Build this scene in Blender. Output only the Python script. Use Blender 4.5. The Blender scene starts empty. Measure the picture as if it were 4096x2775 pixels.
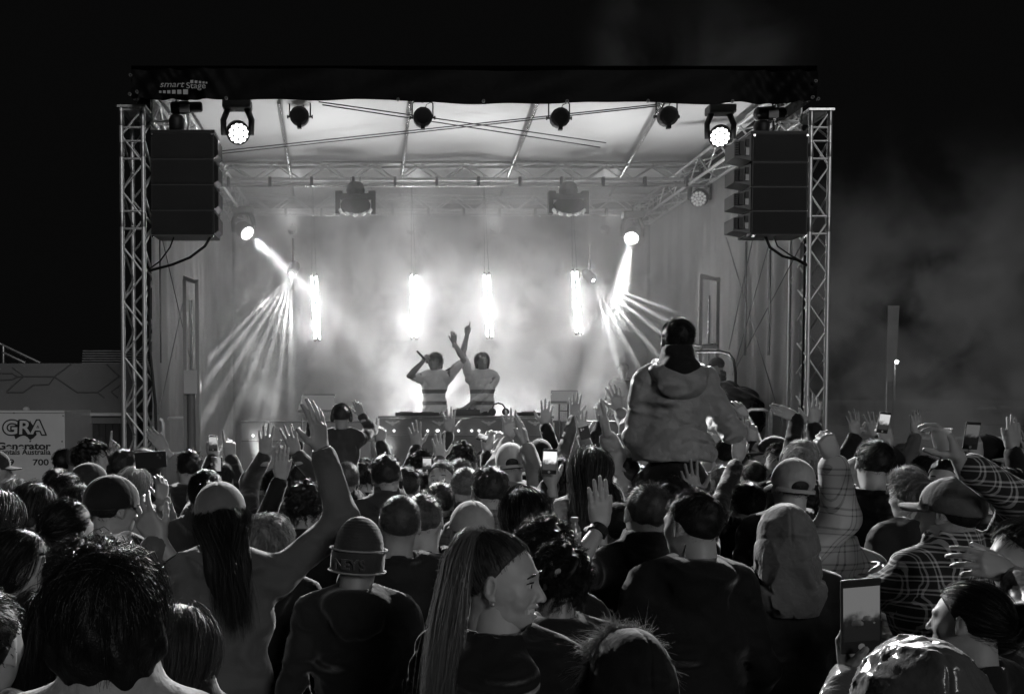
import bpy, bmesh, math, random
import numpy as np
from mathutils import Vector, Matrix
random.seed(7)
rng = np.random.default_rng(7)
sc = bpy.context.scene
col = sc.collection
R = math.radians

# ------------------------------------------------------------------ camera
F = 3982.0                      # focal length in pixels of the 4096 px wide photograph
PITCH = R(2.0)
CX, HOR = 1517.0, 1620.0        # where the view axis and the eye level stand in the photograph
CY = HOR + F * math.tan(PITCH)
CAMZ = 2.0
cam_d = bpy.data.cameras.new('camera')
cam = bpy.data.objects.new('camera', cam_d)
col.objects.link(cam)
cam.location = (0, 0, CAMZ)
cam.rotation_euler = (math.pi / 2 - PITCH, 0, 0)
cam_d.sensor_fit = 'HORIZONTAL'
cam_d.sensor_width = 36.0
cam_d.lens = F / 4096 * 36
cam_d.shift_x = (2048 - CX) / 4096
cam_d.shift_y = (CY - 1387.5) / 4096
cam_d.clip_start = 0.05
cam_d.clip_end = 600
sc.camera = cam

# ------------------------------------------------------------------ world, fill light, exposure
wd = bpy.data.worlds.new('World')
sc.world = wd
wd.use_nodes = True
wd.node_tree.nodes['Background'].inputs[0].default_value = (1, 1, 1, 1)
wd.node_tree.nodes['Background'].inputs[1].default_value = 0.0026
sun_d = bpy.data.lights.new('sun', 'SUN')
sun_d.energy = 0.5
sun_d.angle = R(14)
sun = bpy.data.objects.new('sun', sun_d)
col.objects.link(sun)
sun.rotation_euler = Vector((-0.30, 1.0, -0.36)).to_track_quat('-Z', 'Y').to_euler()   # venue floodlights behind the crowd
sc.view_settings.view_transform = 'Standard'
sc.view_settings.look = 'None'
sc.view_settings.exposure = 0.0
sc.view_settings.gamma = 1.0
cy = sc.cycles
cy.use_adaptive_sampling = True
cy.adaptive_threshold = 0.03
cy.use_denoising = True
cy.max_bounces = 4
cy.diffuse_bounces = 2
cy.glossy_bounces = 2
cy.transmission_bounces = 3
cy.transparent_max_bounces = 8
cy.volume_bounces = 1
cy.caustics_reflective = False
cy.caustics_refractive = False
cy.volume_step_rate = 0.6
cy.volume_max_steps = 256
cy.sample_clamp_indirect = 4.0


def W(px, py, Y):
    """World point seen at photograph pixel (px, py), Y metres in front of the camera."""
    u = (px - CX) / F
    v = (py - CY) / F
    dx = u
    dy = math.cos(PITCH) - v * math.sin(PITCH)
    dz = -math.sin(PITCH) - v * math.cos(PITCH)
    t = Y / dy
    return Vector((dx * t, Y, CAMZ + dz * t))


# ------------------------------------------------------------------ materials
MATS = {}


def mat(name, v, rough=0.6, metal=0.0, bump=0.0, bscale=40.0, var=0.0, vscale=6.0, emit=0.0, spec=0.5, sheen=0.0, coat=0.0, transl=0.0, bdist=0.01, bdet=3, crease=0.0):
    if name in MATS:
        return MATS[name]
    m = bpy.data.materials.new(name)
    m.use_nodes = True
    nt = m.node_tree
    b = nt.nodes['Principled BSDF']
    b.inputs['Base Color'].default_value = (v, v, v, 1)
    b.inputs['Roughness'].default_value = rough
    b.inputs['Metallic'].default_value = metal
    b.inputs['Specular IOR Level'].default_value = spec
    if sheen:
        b.inputs['Sheen Weight'].default_value = sheen
        b.inputs['Sheen Roughness'].default_value = 0.4
    if coat:
        b.inputs['Coat Weight'].default_value = coat
        b.inputs['Coat Roughness'].default_value = 0.15
    if emit:
        b.inputs['Emission Color'].default_value = (1, 1, 1, 1)
        b.inputs['Emission Strength'].default_value = emit
    tc = None
    if bump or var:
        tc = nt.nodes.new('ShaderNodeTexCoord')
    if bump:
        n = nt.nodes.new('ShaderNodeTexNoise')
        n.inputs['Scale'].default_value = bscale
        n.inputs['Detail'].default_value = bdet
        nt.links.new(tc.outputs['Object'], n.inputs['Vector'])
        bp = nt.nodes.new('ShaderNodeBump')
        bp.inputs['Strength'].default_value = bump
        bp.inputs['Distance'].default_value = bdist
        nt.links.new(n.outputs['Fac'], bp.inputs['Height'])
        nt.links.new(bp.outputs['Normal'], b.inputs['Normal'])
        if crease:
            nw = nt.nodes.new('ShaderNodeTexNoise')     # cloth creases: warped ridges
            nw.noise_type = 'RIDGED_MULTIFRACTAL'
            nw.inputs['Scale'].default_value = 5.0
            nw.inputs['Detail'].default_value = 2.0
            nw.inputs['Distortion'].default_value = 0.8
            mpg = nt.nodes.new('ShaderNodeMapping')
            mpg.inputs['Scale'].default_value = (.8, .8, 1.5)
            mpg.inputs['Rotation'].default_value = (.5, .4, .2)
            nt.links.new(tc.outputs['Object'], mpg.inputs['Vector'])
            nt.links.new(mpg.outputs[0], nw.inputs['Vector'])
            b2 = nt.nodes.new('ShaderNodeBump')
            b2.inputs['Strength'].default_value = 1.0
            b2.inputs['Distance'].default_value = crease
            nt.links.new(nw.outputs['Fac'], b2.inputs['Height'])
            nt.links.new(b2.outputs['Normal'], bp.inputs['Normal'])
    if var:
        n2 = nt.nodes.new('ShaderNodeTexNoise')
        n2.inputs['Scale'].default_value = vscale
        n2.inputs['Detail'].default_value = 5
        nt.links.new(tc.outputs['Object'], n2.inputs['Vector'])
        mr = nt.nodes.new('ShaderNodeMapRange')
        mr.inputs['From Min'].default_value = 0.3
        mr.inputs['From Max'].default_value = 0.7
        mr.inputs['To Min'].default_value = v * (1 - var)
        mr.inputs['To Max'].default_value = v * (1 + var)
        nt.links.new(n2.outputs['Fac'], mr.inputs['Value'])
        nt.links.new(mr.outputs['Result'], b.inputs['Base Color'])
    if transl:
        out = nt.nodes['Material Output']
        mx = nt.nodes.new('ShaderNodeMixShader')
        tr = nt.nodes.new('ShaderNodeBsdfTranslucent')
        tr.inputs['Color'].default_value = (v, v, v, 1)
        mx.inputs[0].default_value = transl
        nt.links.new(b.outputs[0], mx.inputs[1])
        nt.links.new(tr.outputs[0], mx.inputs[2])
        nt.links.new(mx.outputs[0], out.inputs['Surface'])
    MATS[name] = m
    return m


# ------------------------------------------------------------------ object helpers
def tag(o, label, cat, group=None):
    o['label'] = label
    o['category'] = cat
    if group:
        o['group'] = group
    return o


def empty(name, loc, label, cat, group=None):
    o = bpy.data.objects.new(name, None)
    o.location = loc
    o.empty_display_size = 0.1
    col.objects.link(o)
    return tag(o, label, cat, group)


def link(name, me, m=None, parent=None, loc=None):
    """Link a mesh datablock as an object; coordinates are world ones unless loc is given."""
    o = bpy.data.objects.new(name, me)
    col.objects.link(o)
    if m is not None:
        if len(me.materials) == 0:
            me.materials.append(m)
        elif me.materials[0] != m:
            o.material_slots[0].link = 'OBJECT'
            o.material_slots[0].material = m
    if parent is not None:
        o.parent = parent
        o.matrix_parent_inverse = parent_inv(parent)
    if loc is not None:
        o.location = loc
    return o


def parent_inv(p):
    return world_of(p).inverted()


def world_of(o):
    m = Matrix.LocRotScale(o.location, o.rotation_euler, o.scale)
    if o.parent is not None:
        return world_of(o.parent) @ o.matrix_parent_inverse @ m
    return m


def np_mesh(name, V, Q, smooth=True):
    """mesh from a vertex array and a list/array of faces (all the same length per array; Q may be a list of arrays)"""
    me = bpy.data.meshes.new(name)
    V = np.asarray(V, np.float32)
    Qs = [np.asarray(q, np.int32) for q in (Q if isinstance(Q, (list, tuple)) else [Q]) if len(q)]
    me.vertices.add(len(V))
    me.vertices.foreach_set('co', V.ravel())
    loops = np.concatenate([q.ravel() for q in Qs])
    tot = np.concatenate([np.full(len(q), q.shape[1], np.int32) for q in Qs])
    start = np.concatenate([[0], np.cumsum(tot)[:-1]]).astype(np.int32)
    me.loops.add(len(loops))
    me.loops.foreach_set('vertex_index', loops)
    me.polygons.add(len(tot))
    me.polygons.foreach_set('loop_start', start)
    me.polygons.foreach_set('loop_total', tot)
    me.polygons.foreach_set('use_smooth', np.full(len(tot), smooth, bool))
    me.update(calc_edges=True)
    return me


class MB:
    def __init__(s):
        s.v = []
        s.f = []

    def quad(s, *p):
        n = len(s.v)
        s.v += [tuple(q) for q in p]
        s.f.append(tuple(range(n, n + len(p))))
        return s

    def box(s, a, b):
        (x0, y0, z0), (x1, y1, z1) = a, b
        n = len(s.v)
        s.v += [(x0, y0, z0), (x1, y0, z0), (x1, y1, z0), (x0, y1, z0), (x0, y0, z1), (x1, y0, z1), (x1, y1, z1), (x0, y1, z1)]
        s.f += [tuple(n + i for i in q) for q in ((0, 3, 2, 1), (4, 5, 6, 7), (0, 1, 5, 4), (1, 2, 6, 5), (2, 3, 7, 6), (3, 0, 4, 7))]
        return s

    def tube(s, path, r, n=8, cap=True):
        path = [Vector(p) for p in path]
        rs = r if isinstance(r, (list, tuple)) else [r] * len(path)
        base = len(s.v)
        up = None
        for i, p in enumerate(path):
            t = (path[min(i + 1, len(path) - 1)] - path[max(i - 1, 0)]).normalized()
            if up is None:
                up = Vector((0, 0, 1)) if abs(t.z) < 0.9 else Vector((1, 0, 0))
            a = t.cross(up).normalized()
            up = a.cross(t).normalized()
            for k in range(n):
                an = 2 * math.pi * k / n
                s.v.append(tuple(p + (a * math.cos(an) + up * math.sin(an)) * rs[i]))
        for i in range(len(path) - 1):
            for k in range(n):
                k2 = (k + 1) % n
                s.f.append((base + i * n + k, base + i * n + k2, base + (i + 1) * n + k2, base + (i + 1) * n + k))
        if cap:
            s.f.append(tuple(base + k for k in range(n))[::-1])
            e = base + (len(path) - 1) * n
            s.f.append(tuple(e + k for k in range(n)))
        return s

    def lathe(s, origin, axis, prof, n=20):
        """prof: list of (distance along axis, radius)"""
        w = Vector(axis).normalized()
        o = Vector(origin)
        u = w.cross(Vector((0, 0, 1)) if abs(w.z) < .9 else Vector((1, 0, 0))).normalized()
        v = w.cross(u)
        base = len(s.v)
        for h, r in prof:
            for k in range(n):
                an = 2 * math.pi * k / n
                s.v.append(tuple(o + w * h + (u * math.cos(an) + v * math.sin(an)) * max(r, 1e-4)))
        for i in range(len(prof) - 1):
            for k in range(n):
                k2 = (k + 1) % n
                s.f.append((base + i * n + k, base + i * n + k2, base + (i + 1) * n + k2, base + (i + 1) * n + k))
        s.f.append(tuple(base + k for k in range(n))[::-1])
        e = base + (len(prof) - 1) * n
        s.f.append(tuple(e + k for k in range(n)))
        return s

    def sheet(s, fn, nu, nv):
        b = len(s.v)
        for j in range(nv + 1):
            for i in range(nu + 1):
                s.v.append(tuple(fn(i / nu, j / nv)))
        for j in range(nv):
            for i in range(nu):
                a = b + j * (nu + 1) + i
                s.f.append((a, a + 1, a + nu + 2, a + nu + 1))
        return s

    def prism(s, poly, dirv):
        """extrude a planar polygon (list of points) along dirv"""
        d = Vector(dirv)
        n = len(s.v)
        k = len(poly)
        s.v += [tuple(p) for p in poly] + [tuple(Vector(p) + d) for p in poly]
        s.f.append(tuple(range(n, n + k)))
        s.f.append(tuple(range(n + 2 * k - 1, n + k - 1, -1)))
        for i in range(k):
            j = (i + 1) % k
            s.f.append((n + i, n + k + i, n + k + j, n + j))
        return s

    def mesh(s, name, smooth=False, bevel=0.0):
        me = bpy.data.meshes.new(name)
        me.from_pydata(s.v, [], s.f)
        if bevel or smooth is not None:
            bm = bmesh.new()
            bm.from_mesh(me)
            bmesh.ops.recalc_face_normals(bm, faces=bm.faces)
            if bevel:
                bmesh.ops.bevel(bm, geom=list(bm.edges), offset=bevel, segments=2, profile=0.7, affect='EDGES')
            bm.to_mesh(me)
            bm.free()
        if smooth:
            me.polygons.foreach_set('use_smooth', [True] * len(me.polygons))
        return me

    def build(s, name, m, parent=None, smooth=False, bevel=0.0):
        return link(name, s.mesh(name, smooth, bevel), m, parent)


UNIT = None


def bar(name, p, q, r, m, parent):
    """a round bar between two points, sharing one mesh"""
    global UNIT
    if UNIT is None:
        UNIT = MB().tube([(0, 0, 0), (0, 0, 1)], 1.0, 10).mesh('bar', smooth=False)
        for pl in UNIT.polygons:
            pl.use_smooth = len(pl.vertices) == 4
    p, q = Vector(p), Vector(q)
    d = q - p
    o = bpy.data.objects.new(name, UNIT)
    col.objects.link(o)
    if len(UNIT.materials) == 0:
        UNIT.materials.append(m)
    o.material_slots[0].link = 'OBJECT'
    o.material_slots[0].material = m
    o.parent = parent
    o.matrix_parent_inverse = parent_inv(parent)
    o.location = p
    o.rotation_euler = d.to_track_quat('Z', 'Y').to_euler()
    o.scale = (r, r, d.length)
    return o


def text(name, body, loc, size, m, parent, rot=(math.pi / 2, 0, 0), shear=0.0, align='CENTER', ext=0.002, bold=0.0, sx=1.0):
    c = bpy.data.curves.new(name, 'FONT')
    c.body = body
    c.size = size
    c.shear = shear
    c.align_x = align
    c.extrude = ext
    c.offset = bold
    c.materials.append(m)
    tmp = bpy.data.objects.new(name, c)
    col.objects.link(tmp)
    bpy.context.view_layer.update()
    me = bpy.data.meshes.new_from_object(tmp.evaluated_get(bpy.context.evaluated_depsgraph_get()))
    bpy.data.objects.remove(tmp)
    bpy.data.curves.remove(c)
    me.materials.clear()
    me.materials.append(m)
    o = bpy.data.objects.new(name, me)
    col.objects.link(o)
    o.parent = parent
    o.matrix_parent_inverse = parent_inv(parent)
    o.location = loc
    o.rotation_euler = rot
    o.scale = (sx, 1, 1)
    return o


def spot(name, loc, target, power, angle, blend=0.3, radius=0.05, parent=None):
    l = bpy.data.lights.new(name, 'SPOT')
    l.energy = power
    l.spot_size = R(angle)
    l.spot_blend = blend
    l.shadow_soft_size = radius
    o = bpy.data.objects.new(name, l)
    col.objects.link(o)
    loc = Vector(loc)
    if parent is not None:
        o.parent = parent
        o.matrix_parent_inverse = parent_inv(parent)
    o.location = loc
    o.rotation_euler = (Vector(target) - loc).to_track_quat('-Z', 'Y').to_euler()
    return o

# ================================================================== the setting
M_GROUND = mat('asphalt', 0.03, 0.85, bump=0.6, bscale=60, var=0.4, vscale=2)
M_ALU = mat('aluminium', 0.8, 0.36, metal=.6, bump=0.15, bscale=90, var=0.15, vscale=20)
M_ALUD = mat('dull_aluminium', 0.45, 0.42, metal=1.0, var=0.2, vscale=12)
M_BLACK = mat('black_paint', 0.012, 0.55, bump=0.1, bscale=200, var=0.3)
M_GRILLE = mat('black_grille', 0.008, 0.6, bump=0.5, bscale=260, var=0.4, vscale=3)
M_RUBBER = mat('black_rubber', 0.01, 0.5)
M_STEEL = mat('bright_steel', 0.7, 0.25, metal=1.0)
M_GREY = mat('grey_plastic', 0.18, 0.5)
M_CURT = mat('grey_tarpaulin', 0.42, 0.6, bump=0.25, bscale=5, bdist=0.05, var=0.12, vscale=1.2, transl=0.25)
M_BACK = mat('dark_backdrop', 0.10, 0.8, bump=0.2, bscale=6, bdist=0.05, var=0.25, vscale=0.8)
M_CEIL = mat('white_roof_skin', 0.44, 0.5, bump=0.12, bscale=2.2, bdist=0.06, var=0.08, vscale=0.9)
M_FASC = mat('black_vinyl', 0.0045, 0.6, spec=.12, bump=0.5, bscale=3.0, bdist=0.04)
M_DECK = mat('stage_ply', 0.05, 0.6, var=0.3, vscale=3)
M_WHITE = mat('white_panel', 0.6, 0.5, var=0.06, vscale=3)
M_PRINT = mat('dark_print', 0.02, 0.6)
M_LOGO = mat('white_print', 0.55, 0.5)

g = MB().quad((-150, -60, 0), (150, -60, 0), (150, 250, 0), (-150, 250, 0)).build('ground', M_GROUND)
g['kind'] = 'structure'

YF = 11.5
XL = W(595, 1000, YF).x
XR = W(3226, 1000, YF).x
ZD = 0.95           # deck height
ZR = 5.72           # underside of the roof skin
YB = 18.3

# ------------------------------------------------------------------ stage platform
st = empty('stage_platform', ((XL + XR) / 2, YF, 0), 'raised dark stage deck behind the crowd under the black roof', 'stage')
MB().box((XL - .1, YF + .1, ZD - .12), (XR + .1, YB + .2, ZD)).build('deck', M_DECK, st)
n = 8
for i in range(n):
    a = XL + (XR - XL) * i / n
    b = XL + (XR - XL) * (i + 1) / n
    MB().box((a + .004, YF + .16, .01), (b - .004, YF + .19, ZD - .125)).build('skirt_panel', M_BLACK, st)
for x in (XL + .1, (XL + XR) / 2, XR - .1):
    for y in (YF + .6, 15, YB - .3):
        bar('leg', (x, y, 0), (x, y, ZD - .12), .04, M_ALU, st)


# ------------------------------------------------------------------ towers
def box_truss(t, origin, u, v, w, length, a, b, bay, rc=.025, rb=.012, m=M_ALU, xbrace=True, faces=(0, 1, 2, 3), end_plates=True):
    """four chords along w (unit), section a along u and b along v; zigzag braces on the faces"""
    o, u, v, w = Vector(origin), Vector(u), Vector(v), Vector(w)
    c = [o, o + u * a, o + u * a + v * b, o + v * b]
    for p in c:
        bar('chord', p, p + w * length, rc, m, t)
    nb = max(1, round(length / bay))
    h = length / nb
    for fi in faces:
        p, q = c[fi], c[(fi + 1) % 4]
        for k in range(nb):
            s, e = (p, q) if (k + (fi // 2)) % 2 == 0 else (q, p)
            bar('brace', s + w * h * k, e + w * h * (k + 1), rb, m, t)
    for k in ([0, nb] if end_plates else []):
        for i in range(4):
            bar('end_bar', c[i] + w * h * k, c[(i + 1) % 4] + w * h * k, rb * 1.1, m, t)


def tower(x0, x1, ztop, label):
    t = empty('tower_truss', (x0, YF, 0), label, 'truss', 'front stage towers')
    box_truss(t, (x0, YF, .06), (1, 0, 0), (0, 1, 0), (0, 0, 1), ztop - .06, x1 - x0, .5, .31, rc=.027)
    # sleeve joints with paired rungs
    for py in (475, 600, 880 if x0 < 0 else 900):
        z = W(1517, py, YF).z
        for dz in (-.1, .1):
            bar('rung', (x0, YF, z + dz), (x1, YF, z + dz), .014, M_ALU, t)
        for x in (x0, x1):
            bar('sleeve', (x, YF, z - .08), (x, YF, z + .08), .033, M_ALUD, t)
    MB().box((x0 - .15, YF - .15, 0.005), (x1 + .15, YF + .65, .058)).build('base_plate', M_ALUD, t)
    MB().box((x0 - .04, YF - .04, ztop), (x1 + .04, YF + .54, ztop + .025)).build('top_plate', M_ALU, t)
    return t


tower(W(490, 1000, YF).x, W(576, 1000, YF).x, W(490, 432, YF).z, 'silver lattice tower truss beside the white generator box')
tower(W(3236, 1000, YF).x, W(3311, 1000, YF).x, W(3300, 445, YF).z, 'silver lattice tower truss on the side with the dark stand')

# ------------------------------------------------------------------ roof
roof = empty('stage_roof', ((XL + XR) / 2, YF, ZR), 'pale tarpaulin stage roof with black fascia lettered smartStage', 'roof')
XO0, XO1 = W(525, 300, 11.2).x, W(3268, 300, 11.2).x


def ceil_fn(u, v):
    x = XO0 + (XO1 - XO0) * u
    y = 11.24 + (YB + .3 - 11.24) * v
    z = ZR - .06 + .02 * math.sin(v * 9) * math.sin(u * 21) + .012 * math.sin(u * 47 + v * 3) + .02 * math.cos(u * 13)
    return (x, y, z)


MB().sheet(ceil_fn, 60, 30).build('roof_skin', M_CEIL, roof, smooth=True)
fz = [(525, 392), (600, 398), (1110, 400), (1560, 400), (1700, 408), (1930, 419), (2150, 414), (2500, 408), (2760, 414), (2860, 420), (2960, 409), (3050, 418), (3230, 404), (3268, 398)]


def fascia_fn(u, v):
    px = 525 + (3268 - 525) * u
    yb = np.interp(px, [a for a, _ in fz], [b for _, b in fz]) + 2.0 * math.sin(px * .021)
    yt = 276 + 8 * u + 3 * math.sin(px * .004)
    py = yt + (yb - yt) * v
    p = W(px, py, 11.2)
    edge = math.exp(-((px - 700) / 160) ** 2) + math.exp(-((px - 3150) / 160) ** 2)
    p.y += .03 * math.sin(px * .045 + v * 5) * edge + .014 * math.sin(px * .013 + v * 4) + .02 * math.sin(px * .09 - v * 7) * edge
    p.y -= .05 * v * (1 - v)
    return p


MB().sheet(fascia_fn, 260, 14).build('fascia', M_FASC, roof, smooth=True)
# top cover closing the roof behind the fascia
zt = ZR + .045
MB().sheet(lambda u, v: (XO0 + (XO1 - XO0) * u, 11.2 + (YB + .5 - 11.2) * v, zt), 20, 10).build('roof_cover', M_FASC, roof, smooth=True)
for sx in (XO0, XO1):
    MB().sheet(lambda u, v: (sx, 11.2 + (YB + .5 - 11.2) * u, ZR - .3 + (zt - ZR + .3) * v), 12, 3).build('roof_end', M_FASC, roof, smooth=True)
tx = W(738, 340, 11.1)
text('lettering', 'smart', W(638, 349, 11.1), .094, M_LOGO, roof, shear=.25, align='LEFT', sx=1.22)
text('lettering', 'Stage', W(744, 354, 11.1), .090, M_LOGO, roof, align='LEFT', sx=1.15)
for cxp, s in ((641, 4.5), (657, 5.2), (675, 6), (695, 7), (717, 8), (742, 9.5)):
    p = W(cxp, 368, 11.1)
    k = s / (F / 11.1)
    MB().box((p.x - k, p.y, p.z - k), (p.x + k, p.y + .004, p.z + k)).build('logo_square', M_LOGO, roof)
for cxp, s in ((767, 6), (784, 5.2), (800, 4.6), (814, 4), (826, 3.4)):
    p = W(cxp, 327 + (cxp - 767) * .08, 11.1)
    k = s / (F / 11.1)
    MB().box((p.x - k, p.y, p.z - k), (p.x + k, p.y + .004, p.z + k)).build('logo_square', M_LOGO, roof)
for px, py in ((548, 368), (905, 393), (1592, 399), (1934, 405), (2268, 406), (2592, 405), (2930, 406), (3250, 390), (523, 302), (519, 377), (3262, 325), (3272, 397)):
    p = W(px, py, 11.12)
    MB().lathe(p, (0, -1, 0), [(-.012, .018), (.012, .018), (.012, .011), (-.012, .011)], 12).build('eyelet', M_GREY, roof)
# roof pipes, front edge to rear truss
for x0, x1, fr in ((1115, 1155, 1), (1640, 1613, 1), (2152, 2052, 1), (2655, 2512, 1)):
    a = W(x0, 408, 11.75)
    b = W(x1, 655, 15.0)
    d = (b - a)
    bar('roof_pipe', a, a + d * 1.75, .026, M_STEEL, roof)
    bar('pipe_collar', b - d * .02, b + d * .02, .04, M_STEEL, roof)
# side eaves trusses running to the back
for sx, s in ((XL + .02, 1), (XR - .3, -1)):
    e = empty('eaves_truss', (sx, YF, ZR - .4), 'silver roof side truss above the %s hanging speakers' % ('lettered corner' if s > 0 else 'open-sided'), 'truss', 'roof side trusses')
    box_truss(e, (sx, YF + .15, ZR - .44), (1, 0, 0), (0, 0, 1), (0, 1, 0), YB - YF - .3, .28, .3, .4, rc=.025)

# ------------------------------------------------------------------ cross trusses
Y1, Y2 = 15.0, 17.5
for Y, pt, pb, lab in ((Y1, 652, 718, 'silver cross truss carrying the two multi-lens moving lights'), (Y2, 781, 841, 'hazy rear cross truss behind the first, half lost in smoke')):
    zt_, zb_ = W(1517, pt, Y).z, W(1517, pb, Y).z
    ct = empty('cross_truss', (XL, Y, zb_), lab, 'truss', 'cross trusses')
    box_truss(ct, (XL + .05, Y, zb_), (0, 1, 0), (0, 0, 1), (1, 0, 0), XR - XL - .1, .29, zt_ - zb_, .36, rc=.025, rb=.010, m=M_ALU)
    # extra pipe under the truss with clamps
    bar('lamp_pipe', (XL + .05, Y - .06, zb_ - .1), (XR - .05, Y - .06, zb_ - .1), .024, M_STEEL, ct)
    for i in range(12):
        x = XL + .4 + i * .62
        MB().box((x - .02, Y - .09, zb_ - .12), (x + .02, Y - .02, zb_ + .02)).build('clamp', M_BLACK, ct)


# ------------------------------------------------------------------ curtains
def curtain(x, s):
    def fn(u, v):
        y = YF + .25 + (YB - YF - .2) * u
        z = ZD + (ZR - ZD) * v
        k = .035 * math.sin(u * 60 + 2 * math.sin(u * 7)) + .02 * math.sin(u * 131 + v) + .04 * math.sin(u * 19 + v * .6)
        return (x + s * k * (.4 + .6 * (1 - v)), y, z)
    return fn


c = MB().sheet(curtain(XL - .04, 1), 150, 6).build('side_curtain', M_CURT, smooth=True)
tag(c, 'pleated grey tarpaulin side wall of the stage by the generator', 'curtain', 'stage side walls')
c = MB().sheet(curtain(XR + .05, -1), 150, 6).build('side_curtain', M_CURT, smooth=True)
tag(c, 'pleated grey tarpaulin side wall of the stage with crossed wires', 'curtain', 'stage side walls')
c = MB().sheet(lambda u, v: (XL + (XR - XL) * u, YB + .05 * math.sin(u * 90) + .04 * math.sin(u * 31), ZD + (ZR + .1 - ZD) * v), 200, 4).build('back_curtain', M_BACK, smooth=True)
tag(c, 'dark backdrop at the rear of the smoky stage', 'curtain')

# ------------------------------------------------------------------ wires on the side walls
M_WIRE = mat('steel_wire', 0.25, 0.4, metal=.8)


def wire(name, pts, r, m, label, cat, group=None):
    o = MB().tube(pts, r, 6).build(name, m, smooth=True)
    return tag(o, label, cat, group)


def sag(a, b, k, n=14):
    a, b = Vector(a), Vector(b)
    return [a.lerp(b, i / n) + Vector((0, 0, -k * 4 * (i / n) * (1 - i / n))) for i in range(n + 1)]


def wallpt(px, py, side):
    """point on a side wall seen at this pixel"""
    x = XL + .1 if side < 0 else XR - .1
    Y = x * F / (px - CX)
    return W(px, py, Y)


for a, b, l in (((648, 950), (790, 1560), 'thin brace wire on the left stage wall from the speaker to the floor'), ((745, 1150), (635, 1655), 'thin brace wire on the left stage wall crossing the other one')):
    wire('brace_wire', [wallpt(*a, -1), wallpt(*b, -1)], .006, M_WIRE, l, 'wire', 'wall brace wires')
for a, b, l in (((2905, 950), (3130, 1700), 'right wall brace wire slanting down towards the metal railing'), ((3075, 980), (2930, 1500), 'right wall brace wire slanting from the speaker to the seated operator'), ((3215, 960), (2945, 1470), 'right wall brace wire crossing low beside the tower'), ((3010, 960), (2915, 1400), 'faint inner brace wire of the right wall')):
    wire('brace_wire', [wallpt(*a, 1), wallpt(*b, 1)], .006, M_WIRE, l, 'wire', 'wall brace wires')
for px, y0, y1, sd, l in ((640, 950, 1450, -1, 'dark hanging strap on the left wall nearest the tower'), (2985, 965, 1420, 1, 'inner dark strap hanging on the right wall'), (3080, 1000, 1420, 1, 'outer dark strap hanging on the right wall')):
    a = wallpt(px, y0, sd)
    b = wallpt(px + 8 * sd, y1, sd)
    o = MB().box((a.x - .004, a.y - .03, b.z), (a.x + .004, a.y + .03, a.z)).build('wall_strap', M_BLACK)
    tag(o, l, 'strap', 'wall straps')
# wires under the roof skin
for a, b, l in (((1275, 408), (2424, 572), 'upper roof stay wire running down to the right'), ((1290, 420), (2400, 590), 'lower roof stay wire running down to the right'), ((870, 606), (2640, 417), 'upper roof stay wire running up to the right'), ((860, 618), (2640, 424), 'lower roof stay wire running up to the right')):
    za = 5.55
    A = W(*a, (za - CAMZ) * F / (HOR - a[1]))
    B = W(*b, (za - CAMZ) * F / (HOR - b[1]))
    wire('stay_wire', [A, B], .007, M_BLACK, l, 'wire', 'roof stay wires')


# ------------------------------------------------------------------ speakers
def line_array(x0, x1, rows, y, wedge, label):
    t = empty('line_array', ((x0 + x1) / 2, y, rows[-1]), label, 'speaker', 'hanging line array speakers')
    for i in range(4):
        zt_, zb_ = rows[i] - .006, rows[i + 1] + .006
        c = MB().box((x0, y, zb_), (x1, y + .42, zt_)).build('cabinet', M_BLACK, t, bevel=.006)
        MB().box((x0 + .02, y - .006, zb_ + .012), (x1 - .02, y - .001, zt_ - .012)).build('grille', M_GRILLE, c)
        MB().box((x0 + .01, y + .004, zb_ - .008), (x1 - .01, y + .40, zb_ - .004)).build('joint_strip', M_GREY, c)
        s = -1 if wedge < 0 else 1
        xe = x0 if s < 0 else x1
        w = abs(wedge)
        zc = (zt_ + zb_) / 2
        hh = (zt_ - zb_) / 2
        # wedge side body that tapers away from the grille
        mb = MB()
        P = [(xe, y + .015, zb_ + .01), (xe, y + .015, zt_ - .01), (xe + s * w, y + .05, zc + hh * .5), (xe + s * w, y + .05, zc - hh * .62)]
        mb.prism(P, (0, .3, 0))
        wd_ = mb.build('side_horn', M_GREY if abs(wedge) > .1 else M_BLACK, c)
        if w > .1:
            for k, (zz0, zz1) in enumerate(((.12, .62), (-.52, .0))):
                MB().box((xe + s * w * .15, y + .008, zc + hh * zz0), (xe + s * w * .36, y + .02, zc + hh * zz1)).build('port', M_BLACK if k == 0 else M_WHITE, c)
            MB().box((xe + s * w * .45, y + .018, zc - hh * .5), (xe + s * w * .72, y + .034, zc + hh * .5)).build('horn_mesh', M_BLACK, c)
            for k in range(6):
                zz = zc - hh * .5 + k * hh * .17
                MB().box((xe + s * w * .76, y + .03, zz), (xe + s * w * .95, y + .045, zz + .012)).build('slot', M_BLACK, c)
    # rigging frame
    zf = rows[0]
    MB().box((x0 - .005, y + .02, zf), (x1 + .005, y + .40, zf + .03)).build('rigging_frame', M_BLACK, t, bevel=.004)
    for x in (x0 + .02, x1 - .02):
        for z in (zf - .03, rows[-1] - .02):
            MB().lathe((x, y - .02, z), (0, 1, 0), [(0, .012), (.03, .012)], 10).build('pin', M_STEEL, t)
    return t


YS = 11.15
rz = [W(1517, p, YS).z for p in (528, 636, 738, 841, 939)]
line_array(W(603, 700, YS).x, W(856, 700, YS).x, rz, YS, .04, 'black four-box hanging speaker array beside the lettered corner')
rz2 = [W(1517, p, YS).z for p in (532, 648, 746, 843, 938)]
line_array(W(3007, 700, YS).x, W(3233, 700, YS).x, rz2, YS, -.18, 'black four-box hanging speaker array with open horn sides')


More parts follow.
